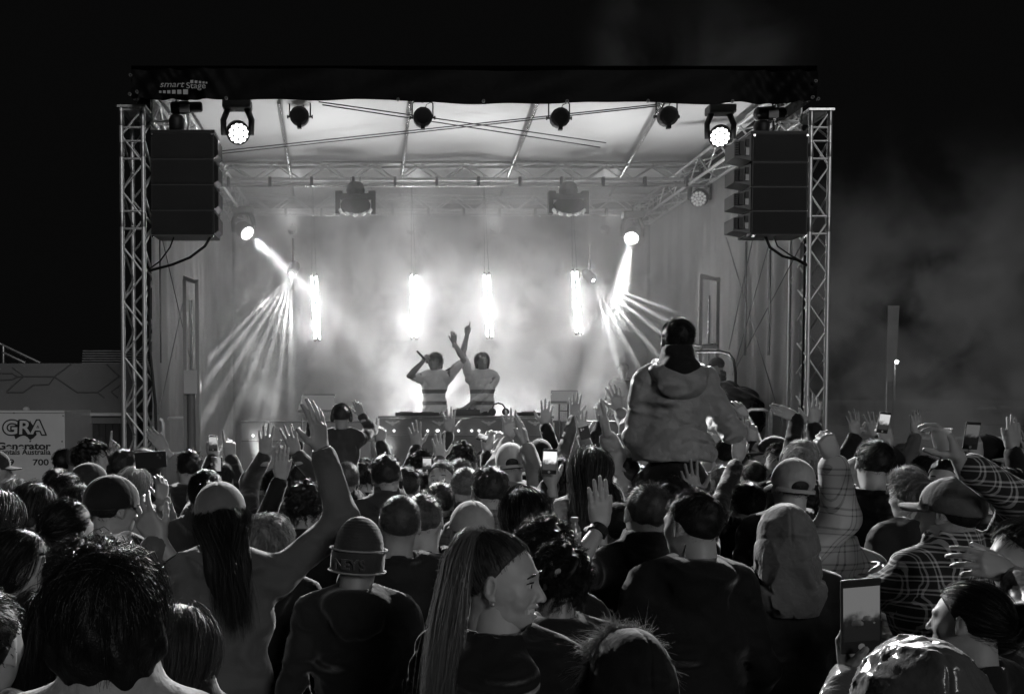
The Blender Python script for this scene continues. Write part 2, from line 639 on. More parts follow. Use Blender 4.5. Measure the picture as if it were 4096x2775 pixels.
def hoist(px, py, label):
    p = W(px, py, 11.45)
    t = empty('chain_hoist', p, label, 'hoist', 'chain hoists')
    MB().lathe(p + Vector((-.17, 0, .02)), (1, .15, .08), [(0, .05), (.02, .07), (.2, .075), (.22, .06), (.34, .06), (.36, .04)], 16).build('motor', M_BLACK, t, smooth=True)
    MB().box((p.x - .05, p.y - .09, p.z - .05), (p.x + .06, p.y - .07, p.z + .04)).build('name_plate', M_GREY, t)
    MB().tube([p + Vector((.02, 0, .05)), p + Vector((.02, 0, .2)), p + Vector((.02, 0, .3))], .012, 8).build('top_hook', M_STEEL, t)
    MB().tube([p + Vector((.03, 0, -.05)), p + Vector((.04, 0, -.15)), p + Vector((.02, 0, -.24))], .016, 8).build('chain', M_STEEL, t)
    MB().lathe(p + Vector((-.1, 0, -.27)), (0, 0, 1), [(0, .05), (.05, .085), (.16, .09), (.2, .07)], 14).build('chain_bag', M_BLACK, t, smooth=True)


hoist(742, 440, 'chain hoist above the speaker array near the lettering')
hoist(3082, 462, 'chain hoist above the open-sided speaker array')
wire('speaker_cable', [W(848, 938, 11.3), W(820, 985, 11.3), W(760, 1030, 11.35), W(690, 1058, 11.4), W(594, 1084, 11.45)], .016, M_RUBBER, 'thick black cable drooping under the left speakers', 'cable', 'speaker cables')
wire('speaker_cable', [W(700, 938, 11.3), W(680, 990, 11.3), W(640, 1045, 11.4), W(594, 1078, 11.45)], .009, M_RUBBER, 'thin black cable drooping under the left speakers', 'cable', 'speaker cables')
wire('speaker_cable', [W(3058, 938, 11.3), W(3080, 990, 11.3), W(3130, 1025, 11.35), W(3190, 1040, 11.4), W(3226, 1062, 11.45)], .016, M_RUBBER, 'thick black cable drooping under the right speakers', 'cable', 'speaker cables')
wire('speaker_cable', [W(3092, 938, 11.3), W(3110, 985, 11.3), W(3160, 1020, 11.35), W(3226, 1055, 11.45)], .008, M_RUBBER, 'thin black cable drooping under the right speakers', 'cable', 'speaker cables')
wire('tower_cable', [W(597, 1100, 11.6), W(600, 1400, 11.55), W(622, 1620, 11.5), W(628, 1900, 11.5), W(628, 2000, 11.5)], .018, M_RUBBER, 'black cable running down inside the left tower', 'cable')
wire('tower_cable', [W(3220, 960, 11.6), W(3214, 1300, 11.6), W(3208, 1600, 11.6), W(3205, 1900, 11.6)], .014, M_RUBBER, 'black cable running down inside the right tower', 'cable')

# ------------------------------------------------------------------ lamps
M_LENS = mat('lit_lens', 0.8, 0.3, emit=3.2)
M_LENSD = mat('lit_lens_bright', 0.8, 0.3, emit=12.0)
M_LENSOFF = mat('glass_lens', 0.5, 0.12, metal=.6, emit=0.25)
M_TUBE = mat('led_tube', 0.8, 0.4, emit=88.0)


def disc_cells(c, nrm, rad, name, m, parent):
    """19 domed cells on a disc"""
    nrm = Vector(nrm).normalized()
    a = nrm.cross(Vector((0, 0, 1))).normalized()
    b = nrm.cross(a)
    cells = [(0, 0)] + [(.44 * math.cos(k * math.pi / 3), .44 * math.sin(k * math.pi / 3)) for k in range(6)] + [(.82 * math.cos(k * math.pi / 6 + .26), .82 * math.sin(k * math.pi / 6 + .26)) for k in range(12)]
    for u, v in cells:
        p = Vector(c) + (a * u + b * v) * rad
        r = rad * .205
        MB().lathe(p, nrm, [(0, r), (r * .35, r * .93), (r * .6, r * .62), (r * .7, .001)], 8).build(name, m, parent, smooth=True)


def moving_head(px, py, Y, r, aim, label, lens, power, ang, roll=0.0, group='moving head lights', yoke=True, radius=.1, blend=.25, drop=True):
    p = W(px, py, Y)
    t = empty('moving_head_light', p, label, 'stage light', group)
    aim = (Vector(aim) - p).normalized()
    c = p - aim * r * .9
    MB().lathe(p, -aim, [(-.004, r * .9), (-.02, r * 1.06), (.04, r * 1.12), (r * .9, r * 1.1), (r * 1.7, r * .8), (r * 2.0, r * .35)], 22).build('head', M_BLACK, t, smooth=True)
    disc_cells(p + aim * .006, aim, r * .92, 'lens', lens, t)
    if yoke:
        ax = Vector((1, 0, 0)) if abs(aim.x) < .75 else Vector((0, 1, 0))
        top = c + Vector((0, 0, r * 2.2))
        for s in (-1, 1):
            MB().tube([c + ax * s * r * 1.3 + Vector((0, 0, -r * .3)), c + ax * s * r * 1.35 + Vector((0, 0, r * 1.1)), top + ax * s * r * .9], [r * .28, r * .3, r * .3], 8).build('yoke_arm', M_BLACK, t, smooth=True)
        MB().box((top.x - r * 1.35, top.y - r * .9, top.z - r * .1), (top.x + r * 1.35, top.y + r * .9, top.z + r * .75)).build('base', M_BLACK, t, bevel=r * .2)
        if drop:
            bar('hook', top + Vector((0, 0, r * .7)), Vector((top.x, top.y, min(ZR - .1, top.z + r * 1.7))), .015, M_STEEL, t)
    if power:
        spot('lamp', p + aim * .03, p + aim * 5, power, ang, blend, radius, t)
    return t


def par_can(px, py, label):
    p = W(px, py, 12.1)
    t = empty('par_can', p, label, 'stage light', 'unlit par lamps under the roof')
    k = 1 / (F / 12.1)
    MB().lathe(p + Vector((0, -.13, -.02)), (0, 1, .12), [(0, .085), (.015, .115), (.05, .118), (.16, .112), (.24, .08), (.27, .03)], 14).build('body', M_BLACK, t, smooth=False)
    MB().tube([p + Vector((-.125, 0, 0)), p + Vector((-.125, 0, .17)), p + Vector((-.10, 0, .19)), p + Vector((.10, 0, .19)), p + Vector((.125, 0, .17)), p + Vector((.125, 0, 0))], .009, 6).build('yoke', M_BLACK, t)
    for s in (-1, 1):
        MB().lathe(p + Vector((s * .11, 0, 0)), (s, 0, 0), [(0, .012), (.03, .012), (.03, .022), (.045, .022)], 10).build('knob', M_BLACK, t)
    bar('hook', p + Vector((0, 0, .18)), p + Vector((0, 0, .32)), .016, M_BLACK, t)
    MB().tube([p + Vector((.02, .05, .08)), p + Vector((.05, .04, .17)), p + Vector((.12, .03, .2)), p + Vector((.17, .02, .27))], .005, 5).build('cord', M_RUBBER, t)
    MB().box((p.x - .025, p.y - .12, p.z - .165), (p.x + .025, p.y - .06, p.z - .115)).build('clip', M_BLACK, t)


for (px, py), l in zip(((1200, 468), (1690, 472), (2236, 474), (2666, 468)), ('unlit par lamp by the first roof pipe from the lettering', 'unlit par lamp hanging by the second roof pipe', 'unlit par lamp hanging right of the third roof pipe', 'unlit par lamp hanging in front of the fourth roof pipe')):
    par_can(px, py, l)

moving_head(954, 534, 11.9, .125, W(1900, 1900, 4), 'lit moving head lamp facing the crowd by the left speakers', M_LENS, 4500, 46, group='front moving heads', radius=.03)
moving_head(2880, 548, 11.9, .118, W(2700, 1900, 4), 'lit moving head lamp facing the crowd by the right speakers', M_LENS, 4500, 46, group='front moving heads', radius=.03)
# wash lamps deep in the smoke with solid beams
moving_head(988, 932, 16.6, .125, W(1420, 1330, 15.0), 'wash lamp sending a solid white beam down to the right', M_LENSD, 8500, 7.5, group='wash lamps in the smoke', radius=.07, blend=.15)
moving_head(2526, 952, 16.6, .125, W(2440, 1350, 14.6), 'wash lamp sending a solid white beam down to the left', M_LENSD, 6000, 9, group='wash lamps in the smoke', radius=.07, blend=.15)
# tilted head at the right end of the first truss
moving_head(2795, 795, 15.0, .12, W(2600, 1000, 12.5), 'dim moving head tilted down at the end of the front truss', M_LENSOFF, 0, 10, group='moving head lights')


def gobo_spot(name, px, py, Y, targets, power, ang, label):
    p = W(px, py, Y)
    t = empty('fan_beam_light', p, label, 'stage light', 'fan beam lamps')
    axis = (sum((Vector(q) for q in targets), Vector()) / len(targets) - p).normalized()
    MB().lathe(p, -axis, [(-.01, .02), (-.02, .06), (.03, .08), (.2, .09), (.26, .05)], 14).build('head', M_BLACK, t, smooth=True)
    MB().lathe(p, axis, [(.002, .035), (.012, .03), (.018, .001)], 10).build('lens', M_LENSD, t, smooth=True)
    bar('hook', p - axis * .1 + Vector((0, 0, .05)), p - axis * .1 + Vector((0, 0, .5)), .02, M_BLACK, t)
    for q in targets:
        spot('beam', p + axis * .03, q, power, ang, .4, .012, t)


gobo_spot('fan', 1166, 1094, 16.2, [W(x, y, Yt) for x, y, Yt in ((880, 1390, 15.2), (905, 1425, 15.0), (940, 1470, 14.9), (1000, 1500, 14.8), (1050, 1540, 14.8), (1110, 1560, 14.7), (1165, 1560, 14.8))], 6500, 3.0, 'small lamp throwing a fan of beams down to the left')
gobo_spot('fan', 2372, 1120, 16.2, [W(x, y, Yt) for x, y, Yt in ((2560, 1480, 14.8), (2640, 1430, 14.8), (2720, 1390, 15), (2760, 1330, 15.0), (2480, 1500, 14.8), (2790, 1280, 15.2))], 6500, 3.0, 'small lamp throwing a fan of beams down to the right')


def multi_head(px, py, label):
    Y = 14.7
    p = W(px, py, Y)
    k = Y / F
    t = empty('multi_lens_light', p, label, 'stage light', 'multi-lens moving lights under the front truss')
    # yoke as a wide U
    for s in (-1, 1):
        MB().prism([p + Vector((s * 80 * k, 0, 66 * k)), p + Vector((s * 52 * k, 0, 66 * k)), p + Vector((s * 50 * k, 0, 50 * k)), p + Vector((s * 62 * k, 0, 38 * k)), p + Vector((s * 62 * k, 0, -24 * k)), p + Vector((s * 80 * k, 0, -24 * k))], (0, .12, 0)).build('yoke_arm', M_BLACK, t)
    MB().box((p.x - 60 * k, p.y, p.z + 36 * k), (p.x + 60 * k, p.y + .12, p.z + 56 * k)).build('yoke_bridge', M_BLACK, t)
    MB().lathe(p + Vector((0, .06, 50 * k)), (0, 0, 1), [(0, 34 * k), (20 * k, 38 * k), (45 * k, 30 * k), (52 * k, 20 * k)], 14).build('base', M_BLACK, t)
    poly = [(-56, -8), (-60, 10), (-52, 26), (-38, 32), (38, 32), (52, 26), (60, 10), (56, -8), (30, -22), (0, -27), (-30, -22)]
    MB().prism([p + Vector((a * k, -.05, b * k)) for a, b in poly], (0, .2, 0)).build('head', M_BLACK, t, bevel=.006)
    for a, b in ((-58, -14), (-32, -26), (0, -31), (32, -26), (58, -14)):
        d = Vector((a * .7, 0, b * 1.3 - 10)).normalized()
        MB().lathe(p + Vector((a * k * .95, .0, b * k * .8)), d, [(0, 11 * k), (7 * k, 11 * k), (11 * k, 7 * k), (12 * k, .001)], 10).build('lens', M_LENSOFF, t, smooth=True)
    for s in (-1, 1):
        bar('hook', p + Vector((s * 18 * k, .06, 90 * k)), p + Vector((s * 18 * k, .06, 122 * k)), .016, M_STEEL, t)


multi_head(1422, 830, 'multi-lens moving light hanging left of the stage centre')
multi_head(2276, 830, 'multi-lens moving light hanging right of the stage centre')

# LED tubes in four pairs, hung by thin wires from the rear truss
for (xt, yt, xb, yb), l in zip(((1247, 1107, 1260, 1354), (1646, 1104, 1648, 1348), (1938, 1101, 1950, 1345), (2290, 1088, 2305, 1328)), ('leftmost glowing pair of LED tubes', 'glowing LED tube pair behind the singer with microphone', 'glowing LED tube pair above the long-haired performer', 'rightmost glowing pair of LED tubes')):
    Y = 15.6
    a, b = W(xt, yt, Y), W(xb, yb, Y)
    t = empty('tube_light', b, l, 'tube light', 'vertical LED tube pairs')
    for k in (0, 1):
        o = Vector((k * 18 / (F / Y), 0, 0))
        MB().tube([b + o, a + o], .0145, 8).build('tube', M_TUBE, t, smooth=True)
        MB().tube([a + o, a + o + Vector((0, 0, .05))], .02, 8).build('end_cap', M_GREY, t)
        MB().tube([b + o - Vector((0, 0, .05)), b + o], .02, 8).build('end_cap', M_GREY, t)
        bar('hanging_wire', a + o, Vector((a.x, Y + .2, ZR - .1)), .003, M_WIRE, t)

# small uplights on the rear truss, washing the roof skin
for x, tx_, l in ((-1.5, -1.5, 'truss uplight over the fan lamp, aimed at the roof'), (.55, .5, 'truss uplight behind the singer, aimed at the roof'), (2.0, 1.9, 'truss uplight behind the long-haired performer, aimed at the roof'), (3.9, 4.2, 'truss uplight nearest the right wall, aimed at the roof')):
    p = Vector((x, 17.3, 5.05))
    t = empty('truss_uplight', p, l, 'stage light', 'uplights on the rear truss')
    MB().lathe((x, 17.36, 4.98), (0, -.6, .6), [(0, .05), (.02, .08), (.10, .085), (.105, .06)], 14).build('body', M_BLACK, t)
    bar('hook', (x, 17.4, 5.0), (x, 17.44, 5.16), .015, M_BLACK, t)
    spot('lamp', p + Vector((0, -.05, .06)), (tx_, 14.0, ZR), 22, 85, 1.0, .16, t)

# unseen lamps added along the front of the deck to brighten the roof skin
for x, l in ((-1.5, 'added roof fill lamp at the front of the deck nearest the left wall'), (.12, 'added roof fill lamp at the front of the deck before the pale table'), (2.1, 'added roof fill lamp at the front of the deck before the desk end'), (4.0, 'added roof fill lamp at the front of the deck nearest the right wall')):
    t = empty('added_roof_fill', (x, 12.3, ZD), l, 'stage light', 'added roof fill lamps at the deck edge')
    MB().lathe((x, 12.34, ZD + .03), (0, .1, 1), [(0, .06), (.02, .09), (.12, .10), (.125, .08)], 14).build('body', M_BLACK, t)
    MB().box((x - .1, 12.24, ZD + .003), (x + .1, 12.44, ZD + .028)).build('base', M_BLACK, t)
    spot('lamp', (x, 12.36, ZD + .24), (x, 12.9, ZR), 900, 44, 1.0, .05, t)

# flood lamps added out of sight behind the desk to brighten the low haze
for x, l in ((.45, 'added haze fill lamp on the floor behind the singer'), (1.3, 'added haze fill lamp on the floor behind the middle of the desk'), (2.2, 'added haze fill lamp on the floor behind the end of the desk')):
    t = empty('added_haze_fill', (x, 16.6, ZD), l, 'stage light', 'added haze fill lamps')
    MB().box((x - .2, 16.5, ZD + .003), (x + .2, 16.7, ZD + .1)).build('body', M_BLACK, t, bevel=.01)
    MB().box((x - .18, 16.52, ZD + .102), (x + .18, 16.68, ZD + .11)).build('lens', M_LENS, t)
    spot('lamp', (x, 16.6, ZD + .24), (x, 16.0, ZR), 450, 120, 1.0, .10, t)

# ------------------------------------------------------------------ smoke on stage
def smoke_mat(name, lo, hi, scale, contrast, base, seed, aniso=0.35, fade=None, floor=0.0, ffade=None, big=0.0):
    m = bpy.data.materials.new(name)
    m.use_nodes = True
    nt = m.node_tree
    nt.nodes.clear()
    out = nt.nodes.new('ShaderNodeOutputMaterial')
    vol = nt.nodes.new('ShaderNodeVolumePrincipled')
    vol.inputs['Color'].default_value = (.92, .92, .92, 1)
    vol.inputs['Anisotropy'].default_value = aniso
    geo = nt.nodes.new('ShaderNodeNewGeometry')
    mp = nt.nodes.new('ShaderNodeMapping')
    mp.inputs['Location'].default_value = seed
    mp.inputs['Scale'].default_value = (1, .8, .9)
    n1 = nt.nodes.new('ShaderNodeTexNoise')
    n1.inputs['Scale'].default_value = scale
    n1.inputs['Detail'].default_value = 5.0
    n1.inputs['Roughness'].default_value = 0.58
    n1.inputs['Distortion'].default_value = 0.35
    mr = nt.nodes.new('ShaderNodeMapRange')
    mr.interpolation_type = 'SMOOTHSTEP'
    mr.inputs['From Min'].default_value = lo
    mr.inputs['From Max'].default_value = hi
    mr.inputs['To Min'].default_value = base
    mr.inputs['To Max'].default_value = contrast
    nt.links.new(geo.outputs['Position'], mp.inputs['Vector'])
    nt.links.new(mp.outputs[0], n1.inputs['Vector'])
    nt.links.new(n1.outputs['Fac'], mr.inputs['Value'])
    last = mr.outputs['Result']
    if big:
        n2 = nt.nodes.new('ShaderNodeTexNoise')     # broad banks of thick and thin smoke
        n2.inputs['Scale'].default_value = big
        n2.inputs['Detail'].default_value = 1.0
        m2 = nt.nodes.new('ShaderNodeMapRange')
        m2.interpolation_type = 'SMOOTHSTEP'
        for k_, v_ in zip(('From Min', 'From Max', 'To Min', 'To Max'), (.38, .57, .2, 1.7)):
            m2.inputs[k_].default_value = v_
        mu = nt.nodes.new('ShaderNodeMath')
        mu.operation = 'MULTIPLY'
        nt.links.new(mp.outputs[0], n2.inputs['Vector'])
        nt.links.new(n2.outputs['Fac'], m2.inputs['Value'])
        nt.links.new(last, mu.inputs[0])
        nt.links.new(m2.outputs['Result'], mu.inputs[1])
        last = mu.outputs[0]
    if fade:
        # thinner towards the roof and the front opening, as the machines stand on the floor at the back
        sx = nt.nodes.new('ShaderNodeSeparateXYZ')
        nt.links.new(geo.outputs['Position'], sx.inputs[0])
        for ax, a, b, lo_, hi_ in fade:
            f = nt.nodes.new('ShaderNodeMapRange')
            f.interpolation_type = 'SMOOTHSTEP'
            f.inputs['From Min'].default_value = a
            f.inputs['From Max'].default_value = b
            f.inputs['To Min'].default_value = lo_
            f.inputs['To Max'].default_value = hi_
            nt.links.new(sx.outputs[ax], f.inputs['Value'])
            mu = nt.nodes.new('ShaderNodeMath')
            mu.operation = 'MULTIPLY'
            nt.links.new(last, mu.inputs[0])
            nt.links.new(f.outputs['Result'], mu.inputs[1])
            last = mu.outputs[0]
    if floor:
        f = nt.nodes.new('ShaderNodeMapRange')
        for k_, v_ in zip(('From Min', 'From Max', 'To Min', 'To Max'), (ffade[1], ffade[2], floor * ffade[3], floor * ffade[4])):
            f.inputs[k_].default_value = v_
        nt.links.new(sx.outputs[ffade[0]], f.inputs['Value'])
        ad = nt.nodes.new('ShaderNodeMath')
        nt.links.new(last, ad.inputs[0])
        nt.links.new(f.outputs['Result'], ad.inputs[1])
        last = ad.outputs[0]
    nt.links.new(last, vol.inputs['Density'])
    nt.links.new(vol.outputs[0], out.inputs['Volume'])
    return m


sm = MB().box((XL + .06, YF + .5, ZD + .005), (XR - .06, YB - .12, ZR - .1)).build('stage_smoke', smoke_mat('stage_smoke', .48, .60, 1.3, 1.5, .0, (3.1, 7.7, 1.3), fade=[(1, 15.2, 16.2, .06, 1.0), (2, 4.5, 5.4, 1.0, .2)], floor=.17, ffade=(1, 12.6, 15.0, .06, 1.0), big=.5))
sm['kind'] = 'stuff'
sm['label'] = 'white stage smoke filling the lit stage'
sm['category'] = 'smoke'

# ================================================================== people: signed-distance bodies
import openvdb


class Vol:
    def __init__(s, lo, hi, vox):
        s.lo = np.asarray(lo, float)
        s.vox = vox
        n = np.ceil((np.asarray(hi, float) - s.lo) / vox).astype(int) + 1
        s.n = n
        s.a = np.full(tuple(n), 1.0, np.float32)
        s.ax = [s.lo[i] + np.arange(n[i]) * vox for i in range(3)]

    def _sl(s, lo, hi, pad):
        i0 = np.maximum(np.floor((np.asarray(lo) - pad - s.lo) / s.vox).astype(int), 0)
        i1 = np.minimum(np.ceil((np.asarray(hi) + pad - s.lo) / s.vox).astype(int) + 1, s.n)
        if np.any(i1 <= i0):
            return None
        sl = tuple(slice(a, b) for a, b in zip(i0, i1))
        g = np.ix_(s.ax[0][sl[0]], s.ax[1][sl[1]], s.ax[2][sl[2]])
        return sl, g

    def _put(s, sl, d, k, op):
        a = s.a[sl]
        if op == 'add':
            if k > 0:
                h = np.clip(.5 + .5 * (a - d) / k, 0, 1)
                s.a[sl] = a * (1 - h) + d * h - k * h * (1 - h)
            else:
                s.a[sl] = np.minimum(a, d)
        else:
            d = -d
            if k > 0:
                h = np.clip(.5 - .5 * (a - d) / k, 0, 1)
                s.a[sl] = a * (1 - h) + d * h + k * h * (1 - h)
            else:
                s.a[sl] = np.maximum(a, d)

    def ell(s, c, r, k=0.0, rot=None, op='add'):
        c = np.asarray(c, float)
        r = np.asarray(r, float)
        R_ = max(r) if rot is not None else r
        q = s._sl(c - R_, c + R_, k + 3 * s.vox)
        if q is None:
            return s
        sl, (X, Y, Z) = q
        X, Y, Z = X - c[0], Y - c[1], Z - c[2]
        if rot is not None:
            m = np.asarray(rot.to_matrix() if hasattr(rot, 'to_matrix') else rot).T
            X, Y, Z = m[0][0] * X + m[0][1] * Y + m[0][2] * Z, m[1][0] * X + m[1][1] * Y + m[1][2] * Z, m[2][0] * X + m[2][1] * Y + m[2][2] * Z
        k0 = np.sqrt((X / r[0]) ** 2 + (Y / r[1]) ** 2 + (Z / r[2]) ** 2)
        k1 = np.sqrt((X / r[0] ** 2) ** 2 + (Y / r[1] ** 2) ** 2 + (Z / r[2] ** 2) ** 2) + 1e-9
        s._put(sl, (k0 * (k0 - 1) / k1).astype(np.float32), k, op)
        return s

    def cap(s, a, b, ra, rb=None, k=0.0, op='add'):
        rb = ra if rb is None else rb
        a, b = np.asarray(a, float), np.asarray(b, float)
        m = max(ra, rb)
        q = s._sl(np.minimum(a, b) - m, np.maximum(a, b) + m, k + 3 * s.vox)
        if q is None:
            return s
        sl, (X, Y, Z) = q
        d = b - a
        L = float(d @ d) + 1e-12
        t = np.clip(((X - a[0]) * d[0] + (Y - a[1]) * d[1] + (Z - a[2]) * d[2]) / L, 0, 1)
        dist = np.sqrt((X - a[0] - t * d[0]) ** 2 + (Y - a[1] - t * d[1]) ** 2 + (Z - a[2] - t * d[2]) ** 2) - (ra + (rb - ra) * t)
        s._put(sl, dist.astype(np.float32), k, op)
        return s

    def chain(s, pts, rs, k=0.0):
        for i in range(len(pts) - 1):
            s.cap(pts[i], pts[i + 1], rs[i], rs[i + 1], k)
        return s

    def grid(s):
        return np.ix_(*s.ax)

    def mesh(s):
        """-> vertices, quads"""
        s.a[0], s.a[-1], s.a[:, 0], s.a[:, -1], s.a[:, :, 0], s.a[:, :, -1] = 1, 1, 1, 1, 1, 1
        g = openvdb.FloatGrid(1.0)
        g.copyFromArray(np.clip(s.a, -1, 1).astype(np.float32))
        P, Q = g.convertToQuads(isovalue=0.0)
        P = np.asarray(P, float) * s.vox + s.lo
        Q = np.asarray(Q, np.int64)
        # outward winding
        a, b, c = P[Q[:, 0]], P[Q[:, 1]], P[Q[:, 2]]
        if np.einsum('ij,ij->i', a, np.cross(b, c)).sum() < 0:
            Q = Q[:, ::-1]
        return P, Q


def join(parts):
    """parts: list of (V, Q quads)"""
    V, Q, n = [], [], 0
    for v, q in parts:
        V.append(np.asarray(v))
        Q.append(np.asarray(q) + n)
        n += len(v)
    return np.concatenate(V), np.concatenate(Q)


def stitch(parts):
    """join the parts of one body into one connected surface, with a small hidden web where each meets the rest"""
    V, Q = np.asarray(parts[0][0]), np.asarray(parts[0][1])
    todo = list(parts[1:])
    while todo:
        best = None
        S = V[::3]
        for i, (v, q) in enumerate(todo):
            s = np.asarray(v)[::2]
            if len(s) > 500:
                s = s[::3]
            sub = S if len(S) < 2500 else S[:: len(S) // 2500 + 1]
            D = ((s[:, None, :] - sub[None]) ** 2).sum(2)
            m = D.min()
            if best is None or m < best[0]:
                best = (m, i, s[D.min(1).argmin()], sub[D.min(0).argmin()])
        _, i, pv, pb = best
        v, q = todo.pop(i)
        v, q = np.asarray(v), np.asarray(q)
        n = len(V)
        a = int(((V - pb) ** 2).sum(1).argmin())
        b = int(((v - pv) ** 2).sum(1).argmin())
        fa = Q[np.where(Q == a)[0][0]]
        fb = q[np.where(q == b)[0][0]]
        a2 = int(fa[(list(fa).index(a) + 1) % 4])
        b2 = int(fb[(list(fb).index(b) + 1) % 4])
        V = np.concatenate([V, v])
        Q = np.concatenate([Q, q + n, [[a, a2, b2 + n, b + n]]])
    return V, Q


def xf(M, V):
    M = np.asarray(M)
    return V @ M[:3, :3].T + M[:3, 3]


def loft(path, rs, n=10, flat=1.0):
    """a tapered round limb, closed by its end rings"""
    path = [Vector(p) for p in path]
    V, Q = [], []
    up = None
    for i, p in enumerate(path):
        t = (path[min(i + 1, len(path) - 1)] - path[max(i - 1, 0)]).normalized()
        if up is None:
            up = Vector((0, 1, 0)) if abs(t.y) < .8 else Vector((1, 0, 0))
        a = t.cross(up).normalized()
        up = a.cross(t).normalized()
        for k in range(n):
            an = 2 * math.pi * k / n
            V.append(tuple(p + a * math.cos(an) * rs[i] + up * math.sin(an) * rs[i] * flat))
    for i in range(len(path) - 1):
        for k in range(n):
            Q.append((i * n + k, i * n + (k + 1) % n, (i + 1) * n + (k + 1) % n, (i + 1) * n + k))
    e = (len(path) - 1) * n
    for k in range(0, n - 2, 2):
        Q.append((0, (k + 2) % n, k + 1, k) if k else (0, 2, 1, 0))
        Q.append((e, e + k, e + k + 1, e + (k + 2) % n))
    Q = [q for q in Q if len(set(q)) == 4]
    return np.array(V), np.array(Q)


HC = np.array((0, -.018, .03))          # scalp ellipsoid
HR = np.array((.076, .096, .086))
HEAD_CACHE = {}


def head_mesh(kind='man', vox=.0055):
    key = (kind, vox)
    if key in HEAD_CACHE:
        return HEAD_CACHE[key]
    fem = kind in ('woman', 'smile')
    v = Vol((-.105, -.135, -.22), (.105, .135, .135), vox)
    v.ell(HC, HR)
    v.ell((0, .022, -.02), (.064, .068, .088), .03)
    jw = .042 if fem else .050
    v.ell((0, .030, -.074), (jw, .048, .036), .03)
    v.ell((0, .066, -.098), (.018, .016, .015), .025)
    for s in (-1, 1):
        v.ell((s * .040, .056, -.022), (.020, .018, .018), .025)
        v.ell((s * .030, .010, -.078), (.020, .03, .03), .02)
    v.cap((-.032, .076, .020), (.032, .076, .020), .010 if fem else .0125, None, .018)
    for s in (-1, 1):
        v.ell((s * .031, .098, .004), (.017, .018, .011), .012, op='sub')
        v.ell((s * .031, .0735, .003), (.0125, .0125, .0115), .004)
    v.cap((0, .082, .012), (0, .106, -.030), .0075, .0105, .010)
    for s in (-1, 1):
        v.ell((s * .0105, .095, -.034), (.0085, .010, .007), .006)
    v.ell((0, .0835, -.056), (.022, .011, .0055), .006)
    v.ell((0, .0815, -.067), (.019, .011, .0065), .006)
    if kind == 'smile':
        v.ell((0, .094, -.0625), (.034, .022, .0110), .002, op='sub')
        v.cap((-.031, .074, -.0525), (0, .0935, -.0510), .0030, .0038, .003)
        v.cap((.031, .074, -.0525), (0, .0935, -.0510), .0030, .0038, .003)
        v.cap((-.030, .074, -.0560), (0, .0900, -.0760), .0030, .0046, .004)
        v.cap((.030, .074, -.0560), (0, .0900, -.0760), .0030, .0046, .004)
        for s in (-1, 1):
            v.ell((s * .036, .062, -.044), (.014, .014, .013), .016)
            v.ell((s * .030, .083, -.060), (.004, .012, .012), .006, op='sub')
    else:
        v.cap((-.02, .094, -.0615), (.02, .094, -.0615), .002, None, .003, op='sub')
    # ears
    for s in (-1, 1):
        rot = Matrix.Rotation(s * R(-20), 3, 'Z') @ Matrix.Rotation(R(-8), 3, 'X')
        v.ell((s * .079, -.006, -.004), (.0085, .018, .031), .006, rot)
        v.ell((s * .0868, -.002, .001), (.0066, .0110, .0205), .002, rot, op='sub')
        v.cap((s * .0835, -.009, .012), (s * .0835, -.011, -.012), .0032, None, .003)
        v.ell((s * .080, .002, -.031), (.006, .009, .009), .006)
    if kind == 'smile':
        for s in (-1, 1):
            v.cap((s * .019, .0835, .0105), (s * .043, .0755, .0095), .0032, .0030, .004)     # upper lids
            v.cap((s * .019, .0825, -.0055), (s * .042, .0745, -.0045), .0026, None, .004)
            v.cap((s * .014, .092, -.030), (s * .034, .078, -.054), .0022, None, .006, op='sub')  # smile folds
            v.ell((s * .0085, .103, -.0385), (.0035, .005, .003), .002, op='sub')
    nr = .047 if fem else .056
    v.cap((0, -.028, -.05), (0, -.040, -.22), nr, nr * 1.08, .03)
    v.cap((0, .0, -.09), (0, -.030, -.20), nr * .8, nr * .9, .02)
    HEAD_CACHE[key] = v.mesh()
    return HEAD_CACHE[key]


HAND_CACHE = {}
HPOSE = {  # per finger curl (deg at each knuckle), spread, thumb (out, up)
    'open': ((8, 8, 10, 12), (1.0), (.75, .15, .55)),
    'flat': ((6, 5, 6, 8), (.15), (.35, .2, .85)),
    'relax': ((22, 28, 32, 36), (.6), (.55, .4, .6)),
    'fist': ((78, 82, 84, 86), (.1), (.15, .75, .45)),
    'point': ((4, 70, 76, 80), (.3), (.25, .7, .5)),
    'grip': ((42, 46, 50, 54), (.4), (.45, .75, .5)),
    'rock': ((6, 76, 78, 10), (.9), (.7, .2, .6)),
    'cup': ((34, 34, 34, 36), (.3), (.3, .9, .5)),
}


